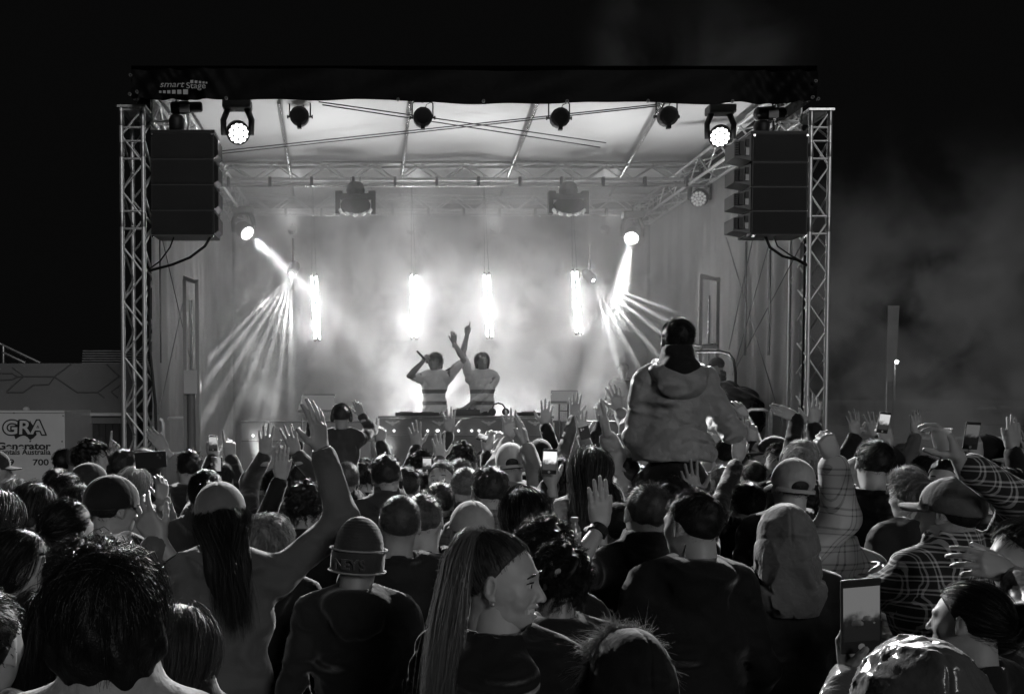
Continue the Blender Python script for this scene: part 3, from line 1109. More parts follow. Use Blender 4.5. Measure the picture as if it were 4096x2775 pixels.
def hand_mesh(pose, vox=.0048):
    """right hand: wrist at the origin, fingers +Z, palm faces +Y, thumb +X"""
    key = (pose, vox)
    if key in HAND_CACHE:
        return HAND_CACHE[key]
    curls, spread, th = HPOSE[pose]
    v = Vol((-.10, -.06, -.07), (.11, .13, .22), vox)
    v.cap((0, 0, -.06), (0, 0, .01), .026, .024)
    v.ell((0, .001, .05), (.040, .0135, .05), .02)
    v.ell((.024, .008, .035), (.017, .014, .028), .015)
    fx = (.030, .010, -.0105, -.030)
    fz_ = (.090, .095, .090, .080)
    fl = ((.043, .026, .021), (.047, .030, .022), (.043, .027, .021), (.033, .021, .018))
    fs = (.16, .04, -.09, -.22)
    for i in range(4):
        b = np.array((fx[i], 0, fz_[i]))
        v.cap((fx[i] * .55, 0, .02), b, .013, .0115, .012)
        a, sp = 0.0, fs[i] * spread
        p = b
        for j in range(3):
            a += R(curls[i]) * (.85 if j == 0 else 1.05 if j == 1 else .75)
            d = np.array((math.sin(sp) * math.cos(a), math.sin(a), math.cos(a) * math.cos(sp)))
            q = p + d * fl[i][j]
            v.cap(p, q, .0098 - j * .0008, .0090 - j * .0008, .003 if j else .006)
            p = q
    t0 = np.array((.022, .004, .022))
    d = np.array(th, float)
    d /= np.linalg.norm(d)
    p = t0
    d2 = np.array((d[0] * .7, d[1], d[2] + .25))
    d2 /= np.linalg.norm(d2)
    for L_, r0, r1, dd in ((.042, .0145, .0115, d), (.032, .0112, .010, d2), (.026, .0100, .0085, d2)):
        q = p + dd * L_
        v.cap(p, q, r0, r1, .008)
        p = q
    HAND_CACHE[key] = v.mesh()
    return HAND_CACHE[key]


# ------------------------------------------------------------------ hair
ZLY = np.array((-.2, -.09, -.06, -.02, .0, .03, .055, .08, .2))
ZLZ = np.array((-.092, -.088, -.068, -.01, .002, .045, .075, .088, .1))


def scalp_points(n, seed, zoff=0.0, grow=0.0):
    r = np.random.default_rng(seed)
    out = []
    tot = 0
    while tot < n:
        d = r.normal(size=(n * 2, 3))
        d /= np.linalg.norm(d, axis=1)[:, None]
        p = HC + d * (HR + grow)
        ok = p[:, 2] > np.interp(p[:, 1], ZLY, ZLZ) + zoff
        out.append(p[ok])
        tot += ok.sum()
    p = np.concatenate(out)[:n]
    nn = (p - HC) / (HR + grow) ** 2
    nn /= np.linalg.norm(nn, axis=1)[:, None]
    return p, nn, r


def ribbons(S, w, r, taper=.35):
    """S: (n, k, 3) strand points -> ribbon quads"""
    n, k, _ = S.shape
    T = np.gradient(S, axis=1)
    T /= np.linalg.norm(T, axis=2)[..., None] + 1e-9
    up = r.normal(size=(n, 1, 3))
    side = np.cross(T, up)
    side /= np.linalg.norm(side, axis=2)[..., None] + 1e-9
    ww = (w * np.linspace(1, taper, k))[None, :, None]
    V = np.stack([S - side * ww, S + side * ww], axis=2).reshape(-1, 3)
    i = (np.arange(n)[:, None] * k + np.arange(k - 1)[None, :]) * 2
    Q = np.stack([i, i + 1, i + 3, i + 2], axis=2).reshape(-1, 4)
    return V, Q


def grow_strands(p, d, nn, L, k, r, grav=.0, wav=.0, freq=40., keep=None, jit=.15, comb=None):
    n = len(p)
    S = np.zeros((n, k, 3))
    S[:, 0] = p
    L = L * r.uniform(.7, 1.15, n) if np.ndim(L) == 0 else L
    d = d + r.normal(size=d.shape) * jit
    d /= np.linalg.norm(d, axis=1)[:, None]
    ph = r.uniform(0, 6.28, (n, 2))
    for j in range(1, k):
        st = (L / (k - 1))[:, None]
        d = d + np.array((0, 0, -grav)) + (r.normal(size=d.shape) * jit * .35)
        if wav:
            t = freq * L * j / (k - 1)
            a = np.cross(d, nn)
            d = d + wav * (a * np.sin(t + ph[:, 0])[:, None] + nn * np.cos(t + ph[:, 1])[:, None])
        d /= np.linalg.norm(d, axis=1)[:, None]
        q = S[:, j - 1] + d * st
        # keep outside the skull
        e = (q - HC) / (HR + .004)
        m = np.linalg.norm(e, axis=1)
        ins = m < 1
        q[ins] = HC + e[ins] / m[ins][:, None] * (HR + .004)
        if keep is not None:
            q = keep(q)
        S[:, j] = q
    return S


def clump(S, n, r, spread=.010, pinch=.75, jit=.0015):
    """n strands in locks round the guide strands S"""
    g = r.integers(0, len(S), n)
    k = S.shape[1]
    off = r.normal(size=(n, 1, 3)) * spread
    t = np.linspace(0, 1, k)[None, :, None]
    C = S[g] + off * (1 - pinch * t) + np.cumsum(r.normal(size=(n, k, 3)) * jit, axis=1)
    # individual lengths
    f = r.uniform(.7, 1.0, (n, 1, 1)) * t * (k - 1)
    i0 = np.clip(f.astype(int), 0, k - 2)
    w = f - i0
    idx = np.broadcast_to(i0, (n, k, 3))
    return np.take_along_axis(C, idx, 1) * (1 - w) + np.take_along_axis(C, idx + 1, 1) * w


def comb_strands(p, d, L, k, r, t, grav=.1, jit=.1, keep=None, lift=0.0):
    """strands that lie on the head at height t over the scalp, combed along d, falling free below it"""
    n = len(p)
    S = np.zeros((n, k, 3))
    S[:, 0] = p
    d = d + r.normal(size=d.shape) * jit
    L = np.broadcast_to(L, (n,))
    tt = (t * r.uniform(.45, 1.25, n))[:, None]
    for j in range(1, k):
        q0 = S[:, j - 1]
        nn = (q0 - HC) / HR ** 2
        nn /= np.linalg.norm(nn, axis=1)[:, None]
        on = np.clip((q0[:, 2] + .06) / .05, 0, 1)[:, None]
        d = d + np.array((0, 0, -grav)) + r.normal(size=d.shape) * jit * .4
        d = d - nn * np.einsum('ij,ij->i', d, nn)[:, None] * .85 * on + nn * lift * (j / k)
        d /= np.linalg.norm(d, axis=1)[:, None] + 1e-6
        q = q0 + d * (L / (k - 1))[:, None]
        e = (q - HC) / (HR + tt)
        m = np.linalg.norm(e, axis=1)
        ins = m < 1
        q[ins] = HC + e[ins] / m[ins][:, None] * (HR + tt)[ins]
        if keep is not None:
            q = keep(q)
        S[:, j] = q
    return S


CAPR = np.array((.0885, .1085, .0965))
CAPC = np.array((0, -.016, .030))


def shell(t, vox=.006, zoff=0.0, extra=None, lump=0.0, lo=(-.16, -.22, -.55), hi=(.16, .15, .17), seed=0, hatted=False):
    v = Vol(lo, hi, vox)
    X, Y, Z = v.grid()
    r = HR + t
    k0 = np.sqrt(((X - HC[0]) / r[0]) ** 2 + ((Y - HC[1]) / r[1]) ** 2 + ((Z - HC[2]) / r[2]) ** 2)
    d = (k0 - 1) * r.min()
    zl = np.interp(v.ax[1], ZLY, ZLZ)[None, :, None] + zoff
    v.a = np.maximum(d, (zl - Z) * .8).astype(np.float32)
    if extra:
        extra(v)
    if lump:
        rr = np.random.default_rng(seed)
        for _ in range(5):
            f = rr.normal(size=3)
            f *= rr.uniform(60, 150) / np.linalg.norm(f)
            v.a += (lump * .5 * np.sin(f[0] * X + f[1] * Y + f[2] * Z + rr.uniform(0, 6))).astype(np.float32)
    if hatted:
        c = (np.sqrt(((X - CAPC[0]) / CAPR[0]) ** 2 + ((Y - CAPC[1]) / CAPR[1]) ** 2 + ((Z - CAPC[2]) / CAPR[2]) ** 2) - .97) * .09
        v.a = np.maximum(v.a, np.where(Z + 0 * X + 0 * Y > 0.0, c, -1).astype(np.float32))
    return v.mesh()


HAIR_CACHE = {}


def hair_mesh(style, fine=False, hatted=False):
    """-> (shell mesh data, strand mesh data) in head coordinates, shared between heads"""
    key = (style, fine, hatted)
    if key in HAIR_CACHE:
        return HAIR_CACHE[key]
    sd = sum(map(ord, style)) + fine
    nf = 1.5 if fine else .7
    wf = .58 if fine else 1.05
    H = dict(hatted=hatted)
    whorl = np.array((.015, -.085, .095))

    def radial(p, nn, lift):
        c = p - whorl
        c -= nn * np.einsum('ij,ij->i', c, nn)[:, None]
        c /= np.linalg.norm(c, axis=1)[:, None] + 1e-6
        return c + nn * lift

    if style == 'buzz':
        sh = shell(.0035, .007, **H)
        p, nn, r = scalp_points(int(1500 * nf), sd, grow=.003)
        S = grow_strands(p, radial(p, nn, 1.4), nn, .009, 3, r, jit=.25)
        w = .0009
    elif style in ('short', 'crop'):
        sh = shell(.007 if style == 'short' else .005, .007, lump=.002, seed=sd, **H)
        p, nn, r = scalp_points(420, sd, grow=.004)
        top = np.clip((p[:, 2] - .02) / .08, .25, 1)
        L = (.055 if style == 'short' else .028) * top * r.uniform(.8, 1.2, len(p))
        if style == 'short':
            S = comb_strands(p, radial(p, nn, .2), L, 6, r, .009, grav=.05, jit=.15, lift=.25)
        else:
            S = grow_strands(p, radial(p, nn, .9), nn, L, 5, r, jit=.15, grav=.03)
        S = clump(S, int(2000 * nf), r, .006, .6, .0008)
        w = .0010
    elif style == 'messy':
        sh = shell(.012, .008, lump=.007, seed=sd, zoff=-.012, **H)
        p, nn, r = scalp_points(260, sd, grow=.008)
        S = comb_strands(p, radial(p, nn, .5), .075, 7, r, .016, grav=.10, jit=.35, lift=.35)
        S = clump(S, int(2200 * nf), r, .008, .8, .0012)
        w = .0011
    elif style == 'mop':        # thick collar-length hair falling from the crown
        def ex(v):
            v.ell((0, -.05, -.03), (.092, .070, .092), .03)
        sh = shell(.017, .008, lump=.006, seed=sd, zoff=-.03, extra=ex, **H)
        p, nn, r = scalp_points(520, sd, grow=.016, zoff=-.02)
        S = comb_strands(p, radial(p, nn, .1), .115 * r.uniform(.7, 1.2, len(p)), 9, r, .024, grav=.10, jit=.14, lift=.10)
        S = clump(S, int(3000 * nf), r, .009, .8, .0010)
        n3 = int(700 * nf)
        wp = whorl * np.array((1, 1, 1.0)) + r.normal(size=(n3, 3)) * np.array((.028, .02, .012))
        wn = (wp - HC) / HR ** 2
        wn /= np.linalg.norm(wn, axis=1)[:, None]
        wp = HC + (wp - HC) / np.linalg.norm((wp - HC) / (HR + .015), axis=1)[:, None]
        S = np.concatenate([S, comb_strands(wp, r.normal(size=(n3, 3)), .05, 9, r, .022, grav=.05, jit=.3)])
        w = .0011
    elif style == 'curly':
        sh = shell(.014, .008, lump=.010, seed=sd, zoff=-.012, **H)
        p, nn, r = scalp_points(240, sd, grow=.010)
        S = comb_strands(p, radial(p, nn, .6), .07, 14, r, .022, grav=.03, jit=.4, lift=.4)
        t = np.linspace(0, 1, 14)[None, :]
        ph = r.uniform(0, 6.28, (len(S), 1))
        om = r.uniform(12, 20, (len(S), 1))
        a_, b_ = r.normal(size=(2, len(S), 1, 3))
        S = S + .0065 * (np.cos(om * t + ph)[..., None] * a_ / np.linalg.norm(a_, axis=2)[..., None] + np.sin(om * t + ph)[..., None] * b_ / np.linalg.norm(b_, axis=2)[..., None])
        S = clump(S, int(1800 * nf), r, .004, .5, .0007)
        w = .0010
    elif style == 'slick':
        sh = shell(.008, .007, seed=sd, zoff=-.01, **H)
        p, nn, r = scalp_points(500, sd, grow=.008)
        d = np.tile(np.array((0, -1., -.25)), (len(p), 1))
        S = comb_strands(p, d, .09, 8, r, .010, grav=.04, jit=.06)
        S = clump(S, int(2000 * nf), r, .006, .5, .0004)
        w = .0011
    elif style in ('bob', 'long', 'longwave', 'verylong'):
        zb = {'bob': -.17, 'long': -.33, 'longwave': -.36, 'verylong': -.46}[style]

        def ex(v):
            v.ell((0, -.045, -.03), (.092, .074, .112), .03)
            if style == 'bob':
                v.ell((0, -.045, -.10), (.090, .066, .080), .03)
            else:
                v.ell((0, -.078, zb * .46), (.084, .034, abs(zb) * .50), .03)
        sh = shell(.010, .008, lump=.0015, seed=sd, zoff=-.03, extra=ex, **H)
        p, nn, r = scalp_points(420, sd, grow=.012)
        d = np.stack([p[:, 0] / .076 * (.5 if not hatted else .2), np.full(len(p), -.5), np.full(len(p), -.7)], 1)

        def keep(q):
            low = np.clip((-.02 - q[:, 2]) / .08, 0, 1)
            lim = -.040 - .05 * np.clip((-.1 - q[:, 2]) / .2, 0, 1)
            inside = (np.abs(q[:, 0]) < .08)
            y2 = np.minimum(q[:, 1], lim)
            q[:, 1] = np.where(inside & (low > 0), q[:, 1] * (1 - low) + y2 * low, q[:, 1])
            q[:, 0] /= np.maximum(1.0, np.abs(q[:, 0]) / .096)
            return q
        L = (p[:, 2] - zb) * r.uniform(.9, 1.2, len(p)) + .05
        S = comb_strands(p, d, L, 14, r, .014, grav=.22, jit=.10, keep=keep)
        if style == 'longwave':
            t = np.linspace(0, 1, 14)[None, :]
            ph = r.uniform(0, 6.28, (len(S), 1))
            S[..., 0] += .010 * np.sin(11 * t + ph) * t
            S[..., 1] += .010 * np.cos(12 * t + ph) * t
        S = clump(S, int(1900 * nf), r, .008, .45, .0011)
        w = .0012
    elif style == 'swept':      # combed tight to a tie high on the back of the head
        tie = np.array((0, -.062, .115))
        sh = shell(.005, .005, seed=sd, zoff=.010, lump=.0012, **H)
        p, nn, r = scalp_points(int(2400 * nf), sd, grow=.004, zoff=-.010)
        kz = p[:, 2] - np.interp(p[:, 1], ZLY, ZLZ) > r.uniform(-.012, .014, len(p))
        p = p[kz]
        S = np.zeros((len(p), 9, 3))
        tj = tie + r.normal(size=p.shape) * .007
        for j in range(9):
            q = p + (tj - p) * (j / 8) ** 1.15
            e = (q - HC) / (HR + .007)
            m = np.linalg.norm(e, axis=1)[:, None]
            S[:, j] = np.where(m < 1, HC + e / m * (HR + .006 + .004 * j / 8), q)
        S += np.cumsum(r.normal(size=S.shape) * .0008, axis=1)
        w = .0011
    elif style == 'pony':
        def ex(v):
            v.cap((0, -.112, .060), (0, -.135, -.03), .020, .026, .01)
            v.cap((0, -.135, -.03), (0, -.12, -.22), .026, .010, .01)
        sh = shell(.006, .0075, seed=sd, zoff=-.012, extra=ex, lump=.002, **H)
        p, nn, r = scalp_points(int(1200 * nf), sd, grow=.006)
        d = np.array((0, -.118, .065)) - p
        d -= nn * np.einsum('ij,ij->i', d, nn)[:, None]
        S1 = comb_strands(p, d / (np.linalg.norm(d, axis=1)[:, None] + 1e-6), .07, 10, r, .008, grav=0, jit=.05)
        n2 = int(450 * nf)
        q = np.array((0, -.118, .06)) + r.normal(size=(n2, 3)) * .010
        dd = np.tile(np.array((0, -.7, .3)), (n2, 1))
        S2 = grow_strands(q, dd, np.tile(np.array((0, -1., 0)), (n2, 1)), .30, 10, r, jit=.14, grav=.42, wav=.05)
        S = np.concatenate([S1, S2])
        w = .0011
    else:
        raise KeyError(style)
    if hatted:
        q = (S - CAPC) / CAPR
        m = np.linalg.norm(q, axis=2)
        f = np.where((m > .95) & (S[..., 2] > .002), .95 / m, 1.0)
        S = CAPC + q * f[..., None] * CAPR
    V, Q = ribbons(S, w * wf, r)
    HAIR_CACHE[key] = (np_mesh('hair_' + style, *sh), np_mesh('strands_' + style, V, Q))
    return HAIR_CACHE[key]


HATS = {}


def hat_mesh(kind, vox=.005):
    if kind in HATS:
        return HATS[kind]
    v = Vol((-.14, -.17, -.30), (.14, .26, .19), vox)
    X, Y, Z = v.grid()
    out = None
    if kind in ('cap', 'cap_open'):
        v.ell((0, -.016, .030), (.090, .110, .098))
        # six-panel crown: slight facets
        an = np.arctan2(X, Y + .016) + 0 * Z
        v.a += ((.0030 * np.exp(-(np.sin(an * 3) / .10) ** 2) + .0016 * np.sin(9 * X + 30 * Z) * np.sin(40 * Y + 11 * Z)) * np.clip(Z * 8, 0, 1)).astype(np.float32)
        cut = (.012 + .10 * (Y - .05)) - Z if kind == 'cap' else (.004 + .16 * (Y - .02)) - Z
        v.a = np.maximum(v.a, cut.astype(np.float32))
        if kind == 'cap_open':
            v.ell((0, -.135, -.004), (.046, .055, .034), .004, op='sub')
            # strap below the opening
            a2 = np.sqrt((X / .090) ** 2 + ((Y + .016) / .110) ** 2)
            dz = np.maximum(np.abs(Z + .018) - .009, np.abs(a2 - .985) * .09 - .004)
            dz = np.maximum(dz, Y + .05)
            v.a = np.minimum(v.a, dz.astype(np.float32))
        # button
        v.ell((0, -.016, .128), (.008, .008, .005))
        # bill, bent down at the sides
        yb = Y - .085
        rr = np.sqrt((X / .078) ** 2 + (np.maximum(yb, 0) / .082) ** 2)
        mid = .022 - 3.2 * X ** 2 - .10 * yb
        db = np.maximum(np.abs(Z - mid) - .0045, (rr - 1) * .07)
        db = np.maximum(db, -.045 - yb)
        v.a = np.minimum(v.a, db.astype(np.float32))
    elif kind == 'beanie':
        v.ell((0, -.016, .036), (.089, .109, .112))
        v.a += (.0012 * np.sin(Z * 700) + 0 * X + 0 * Y).astype(np.float32)
        a2 = np.sqrt((X / .094) ** 2 + ((Y + .016) / .114) ** 2)
        tilt = Z - .10 * (Y + .016)
        cuff = np.maximum(np.abs(tilt + .008) - .034, (a2 - 1) * .09)
        v.a = np.minimum(np.maximum(v.a, (-.02 - Z)), cuff.astype(np.float32) - .003)
    elif kind.startswith('hood'):
        v.ell((0, -.030, .020), (.104, .124, .116))
        v.ell((0, -.060, -.06), (.112, .100, .14), .05)
        v.cap((0, -.05, -.1), (0, -.06, -.2), .108, .140, .06)
        v.ell((0, -.100, .095), (.026, .05, .026), .06)
        v.ell((0, .10, .00), (.07, .10, .10), .02, op='sub')
        rr = np.random.default_rng(len(kind))
        amp, f0, f1 = {'hood': (.004, 18, 40), 'hood_loose': (.007, 14, 30), 'hood_crumple': (-.0035, 30, 85)}[kind]
        low = np.clip(.45 + (.06 - Z) * 4.5, .25, 1.2) if kind != 'hood_crumple' else 1.0
        for _ in range(7 if amp > 0 else 12):
            f = rr.normal(size=3) * np.array((.7, .9, 1.2))
            f *= rr.uniform(f0, f1) / np.linalg.norm(f)
            h = rr.normal(size=3) * 14
            w_ = np.sin(f[0] * X + f[1] * Y + f[2] * Z + rr.uniform(0, 6) + 1.5 * np.sin(h[0] * X + h[1] * Y + h[2] * Z))
            v.a += (amp * (1 - np.abs(w_)) ** (2.5 if _ % 2 else 4) * (1 if _ % 2 else -.7) * low * np.clip(.5 + np.sin(h[2] * X + h[0] * Y - h[1] * Z), 0, 1)).astype(np.float32)
        # centre seam and neck gather
        v.a += (.004 * np.exp(-(X / .004) ** 2) * np.clip(-Y * 20, 0, 1) + 0 * Z).astype(np.float32)
        if kind == 'hood_loose':
            v.a += (.012 * np.exp(-((Z + .165 + .06 * np.cos(14 * X)) / .012) ** 2) + .010 * np.exp(-((Z + .09 - .25 * X) / .014) ** 2) * np.clip(X * 20 + .6, 0, 1) + 0 * Y).astype(np.float32)
    HATS[kind] = np_mesh('hat_' + kind, *v.mesh())
    return HATS[kind]


# ------------------------------------------------------------------ clothing
def fabric(name, v, sheen=.5, rough=.85, bump=.35, wet=False):
    return mat('fabric_%s_%.3f' % (name, v), v, rough if not wet else .22, bump=bump, bscale=28 if not wet else 14, bdist=.012, bdet=5, sheen=sheen, var=.15, vscale=5, spec=.25 if not wet else .6, crease=.07 if name not in ('twill', 'knit', 'pipe', 'letters') else 0.0)


def hair_mat(v):
    return mat('hair_%.3f' % v, v, .46, spec=.42, transl=.25, bump=.45, bscale=260, bdist=.004, bdet=2, var=.3, vscale=60)


def skin_mat(v):
    return mat('skin_%.2f' % v, v, .48, bump=.12, bscale=180, bdist=.002, var=.06, vscale=25, spec=.45)


def plaid_mat(name, base, line, k, w):
    if name in MATS:
        return MATS[name]
    m = bpy.data.materials.new(name)
    m.use_nodes = True
    nt = m.node_tree
    b = nt.nodes['Principled BSDF']
    b.inputs['Roughness'].default_value = .85
    b.inputs['Sheen Weight'].default_value = .3
    tc = nt.nodes.new('ShaderNodeTexCoord')
    nz = nt.nodes.new('ShaderNodeTexNoise')
    nz.inputs['Scale'].default_value = 3.0
    va = nt.nodes.new('ShaderNodeVectorMath')
    va.operation = 'MULTIPLY_ADD'
    va.inputs[1].default_value = (.035, .035, .035)
    nt.links.new(tc.outputs['Object'], nz.inputs['Vector'])
    nt.links.new(nz.outputs['Color'], va.inputs[0])
    nt.links.new(tc.outputs['Object'], va.inputs[2])
    sx = nt.nodes.new('ShaderNodeSeparateXYZ')
    nt.links.new(va.outputs[0], sx.inputs[0])

    def mth(op, a, b_=None):
        n = nt.nodes.new('ShaderNodeMath')
        n.operation = op
        for i, q in enumerate((a, b_)):
            if q is None:
                continue
            if isinstance(q, (int, float)):
                n.inputs[i].default_value = q
            else:
                nt.links.new(q, n.inputs[i])
        return n.outputs[0]
    tot = None
    hor = mth('ADD', sx.outputs[0], mth('MULTIPLY', sx.outputs[1], .8))
    for src in (hor, sx.outputs[2]):
        for kk, off, ww in ((k, 0, w), (k, .28, w * .7)):
            fr = mth('FRACT', mth('ADD', mth('MULTIPLY', src, kk), off))
            ln = mth('LESS_THAN', fr, ww)
            tot = ln if tot is None else mth('ADD', tot, ln)
    mr = nt.nodes.new('ShaderNodeMapRange')
    mr.inputs['From Max'].default_value = 2.0
    mr.inputs['To Min'].default_value = base
    mr.inputs['To Max'].default_value = line
    nt.links.new(tot, mr.inputs['Value'])
    nt.links.new(mr.outputs[0], b.inputs['Base Color'])
    n2 = nt.nodes.new('ShaderNodeTexNoise')
    n2.inputs['Scale'].default_value = 22
    bp = nt.nodes.new('ShaderNodeBump')
    bp.inputs['Strength'].default_value = .4
    bp.inputs['Distance'].default_value = .012
    nt.links.new(tc.outputs['Object'], n2.inputs['Vector'])
    nt.links.new(n2.outputs['Fac'], bp.inputs['Height'])
    nt.links.new(bp.outputs['Normal'], b.inputs['Normal'])
    MATS[name] = m
    return m


SH = np.array((.185, 0, 1.425))
DOWN = ((.245, -.03, 1.14), (.235, .07, .90))


def jacket(arms, style, vox, seed, girth=1.0, folds=1.0, hem=.80, flare=0.0):
    """arms: [(shoulder, elbow, sleeve end, r0, r1, r2)] -> mesh arrays; body coordinates of a 1.75 m figure facing +Y"""
    pts = np.array([p for a in arms for p in a[:3]] + [(-.3, -.22, .75), (.3, .22, 1.6)])
    lo = np.minimum(pts.min(0) - .12, (-.34, -.26, hem - .05))
    hi = np.maximum(pts.max(0) + .12, (.34, .25, 1.64))
    v = Vol(lo, hi, vox)
    g = girth
    v.ell((0, 0, 1.28), (.185 * g, .130 * g, .20))
    v.ell((0, 0, 1.02), (.178 * g, .135 * g, .24), .06)
    v.cap((-.150, -.008, 1.425), (.150, -.008, 1.425), .068, None, .05)
    for s in (-1, 1):
        v.cap((s * .045, -.022, 1.500), (s * .165, -.008, 1.440), .050, .058, .04)
    if flare:
        v.ell((0, 0, hem + .05), (.178 * g + flare, .135 * g + flare * .6, .16), .06)
    X, Y, Z = v.grid()
    v.a = np.maximum(v.a, (hem - Z).astype(np.float32))
    for a in arms:
        v.chain(a[:3], a[3:6], .035)
    if style == 'hood':         # hood lying on the shoulders
        v.ell((0, -.085, 1.475), (.125, .070, .065), .03)
        v.ell((0, -.115, 1.42), (.095, .045, .075), .03)
        v.ell((0, -.035, 1.575), (.062, .068, .07), .015, op='sub')
    elif style == 'bighood':    # wide empty hood hanging down the back
        v.cap((0, -.030, 1.44), (0, -.028, 1.50), .10, .095, .03)
        v.cap((0, -.030, 1.50), (0, -.028, 1.62), .075, .078, .004, op='sub')
    elif style == 'collar':
        v.cap((0, -.030, 1.46), (0, -.030, 1.530), .102, .097, .02)
        v.cap((0, -.030, 1.515), (0, -.026, 1.66), .072, .078, .010, op='sub')
    elif style == 'puff':
        v.cap((0, -.030, 1.46), (0, -.024, 1.55), .092, .085, .03)
        v.cap((0, -.026, 1.50), (0, -.02, 1.64), .064, .064, .006, op='sub')
    else:                       # crew neck
        v.cap((0, -.030, 1.44), (0, -.030, 1.480), .098, .094, .02)
        v.cap((0, -.030, 1.50), (0, -.026, 1.66), .074, .086, .012, op='sub')
    if style == 'bighood':
        t_ = Z * 46 + 5 * X + 1.2 * np.sin(14 * X + 3) + .8 * np.sin(23 * X + 9 * Z)
        v.a += (.017 * (1 - np.abs(np.sin(t_))) ** 3 * np.clip((1.32 - Z) * 7, 0, 1) * np.clip(.5 + np.sin(9 * X + 6 * Z), 0, 1)).astype(np.float32)
        for sg in (-1, 1):
            t2 = 30 * sg * X + 26 * Z + 1.5 * np.sin(11 * Z + 5 * Y) + sg
            v.a += (.011 * (1 - np.abs(np.sin(t2))) ** 3.5 * np.clip((sg * X) * 9 + .2, 0, 1) * np.clip((Z - 1.02) * 6, 0, 1)).astype(np.float32)
    if folds:
        rr = np.random.default_rng(seed)
        d = np.zeros_like(v.a)
        for q in range(6):
            f = rr.normal(size=3) * np.array((1, .8, 1.1))
            f *= rr.uniform(14, 46) / np.linalg.norm(f)
            h = rr.normal(size=3) * 8
            ph = rr.uniform(0, 6.28, 2)
            w_ = np.sin(f[0] * X + f[1] * Y + f[2] * Z + ph[0] + 1.6 * np.sin(h[0] * X + h[1] * Y + h[2] * Z + ph[1]))
            g2 = np.sin(h[1] * 1.3 * X + h[2] * 1.3 * Y + h[0] * 1.3 * Z + ph[1] * 2)
            d += ((1 - np.abs(w_)) ** 2.5 * np.clip(.6 + g2, 0, 1.5)).astype(np.float32)
        v.a += .0075 * folds * np.clip(d - .35, -.4, 1.6) * np.clip((1.47 - Z) * 14 + np.clip((np.abs(X) - .13) * 20, 0, 1), 0, 1).astype(np.float32)
        if style == 'puff':
            v.a += (.008 * np.cos(Z * 75) * np.clip((1.45 - Z) * 6, 0, 1) + 0 * X + 0 * Y).astype(np.float32)
    return v.mesh()


TROUSERS = None


def trousers_mesh():
    global TROUSERS
    if TROUSERS is None:
        v = Vol((-.26, -.22, .05), (.26, .22, 1.05), .022)
        v.ell((0, 0, .90), (.165, .12, .13))
        for s in (-1, 1):
            v.chain([(s * .088, 0, .90), (s * .10, .02, .50), (s * .105, -.015, .10)], (.092, .066, .06), .03)
        TROUSERS = np_mesh('trousers', *v.mesh())
    return TROUSERS


def core_parts(with_legs=True):
    P = [loft([(0, -.03, 1.58), (0, -.02, 1.47), (0, 0, 1.30), (0, 0, 1.08), (0, 0, .90)], (.045, .07, .13, .115, .13), 10, .8)]
    if with_legs:
        for s in (-1, 1):
            P.append(loft([(s * .088, 0, .93), (s * .10, .02, .50), (s * .105, -.015, .09), (s * .105, .0, .05), (s * .105, .10, .035), (s * .105, .17, .03)], (.08, .055, .04, .045, .045, .03), 8))
    return P


def ik(sh, wr, l1, l2, pole):
    sh, wr, pole = Vector(sh), Vector(wr), Vector(pole)
    d = wr - sh
    D = d.length
    k = 1.0
    if D > (l1 + l2) * .985:
        k = D / ((l1 + l2) * .985)
    l1, l2 = l1 * k, l2 * k
    a = (l1 * l1 - l2 * l2 + D * D) / (2 * D)
    h = math.sqrt(max(l1 * l1 - a * a, 0))
    n = d.normalized()
    pv = pole - n * pole.dot(n)
    pv = pv.normalized() if pv.length > 1e-4 else Vector((1, 0, 0))
    return sh + n * a + pv * h, k


DOWNJ = {}
FACES = []


def eye_white():
    return mat('eye_white', .6, .25)


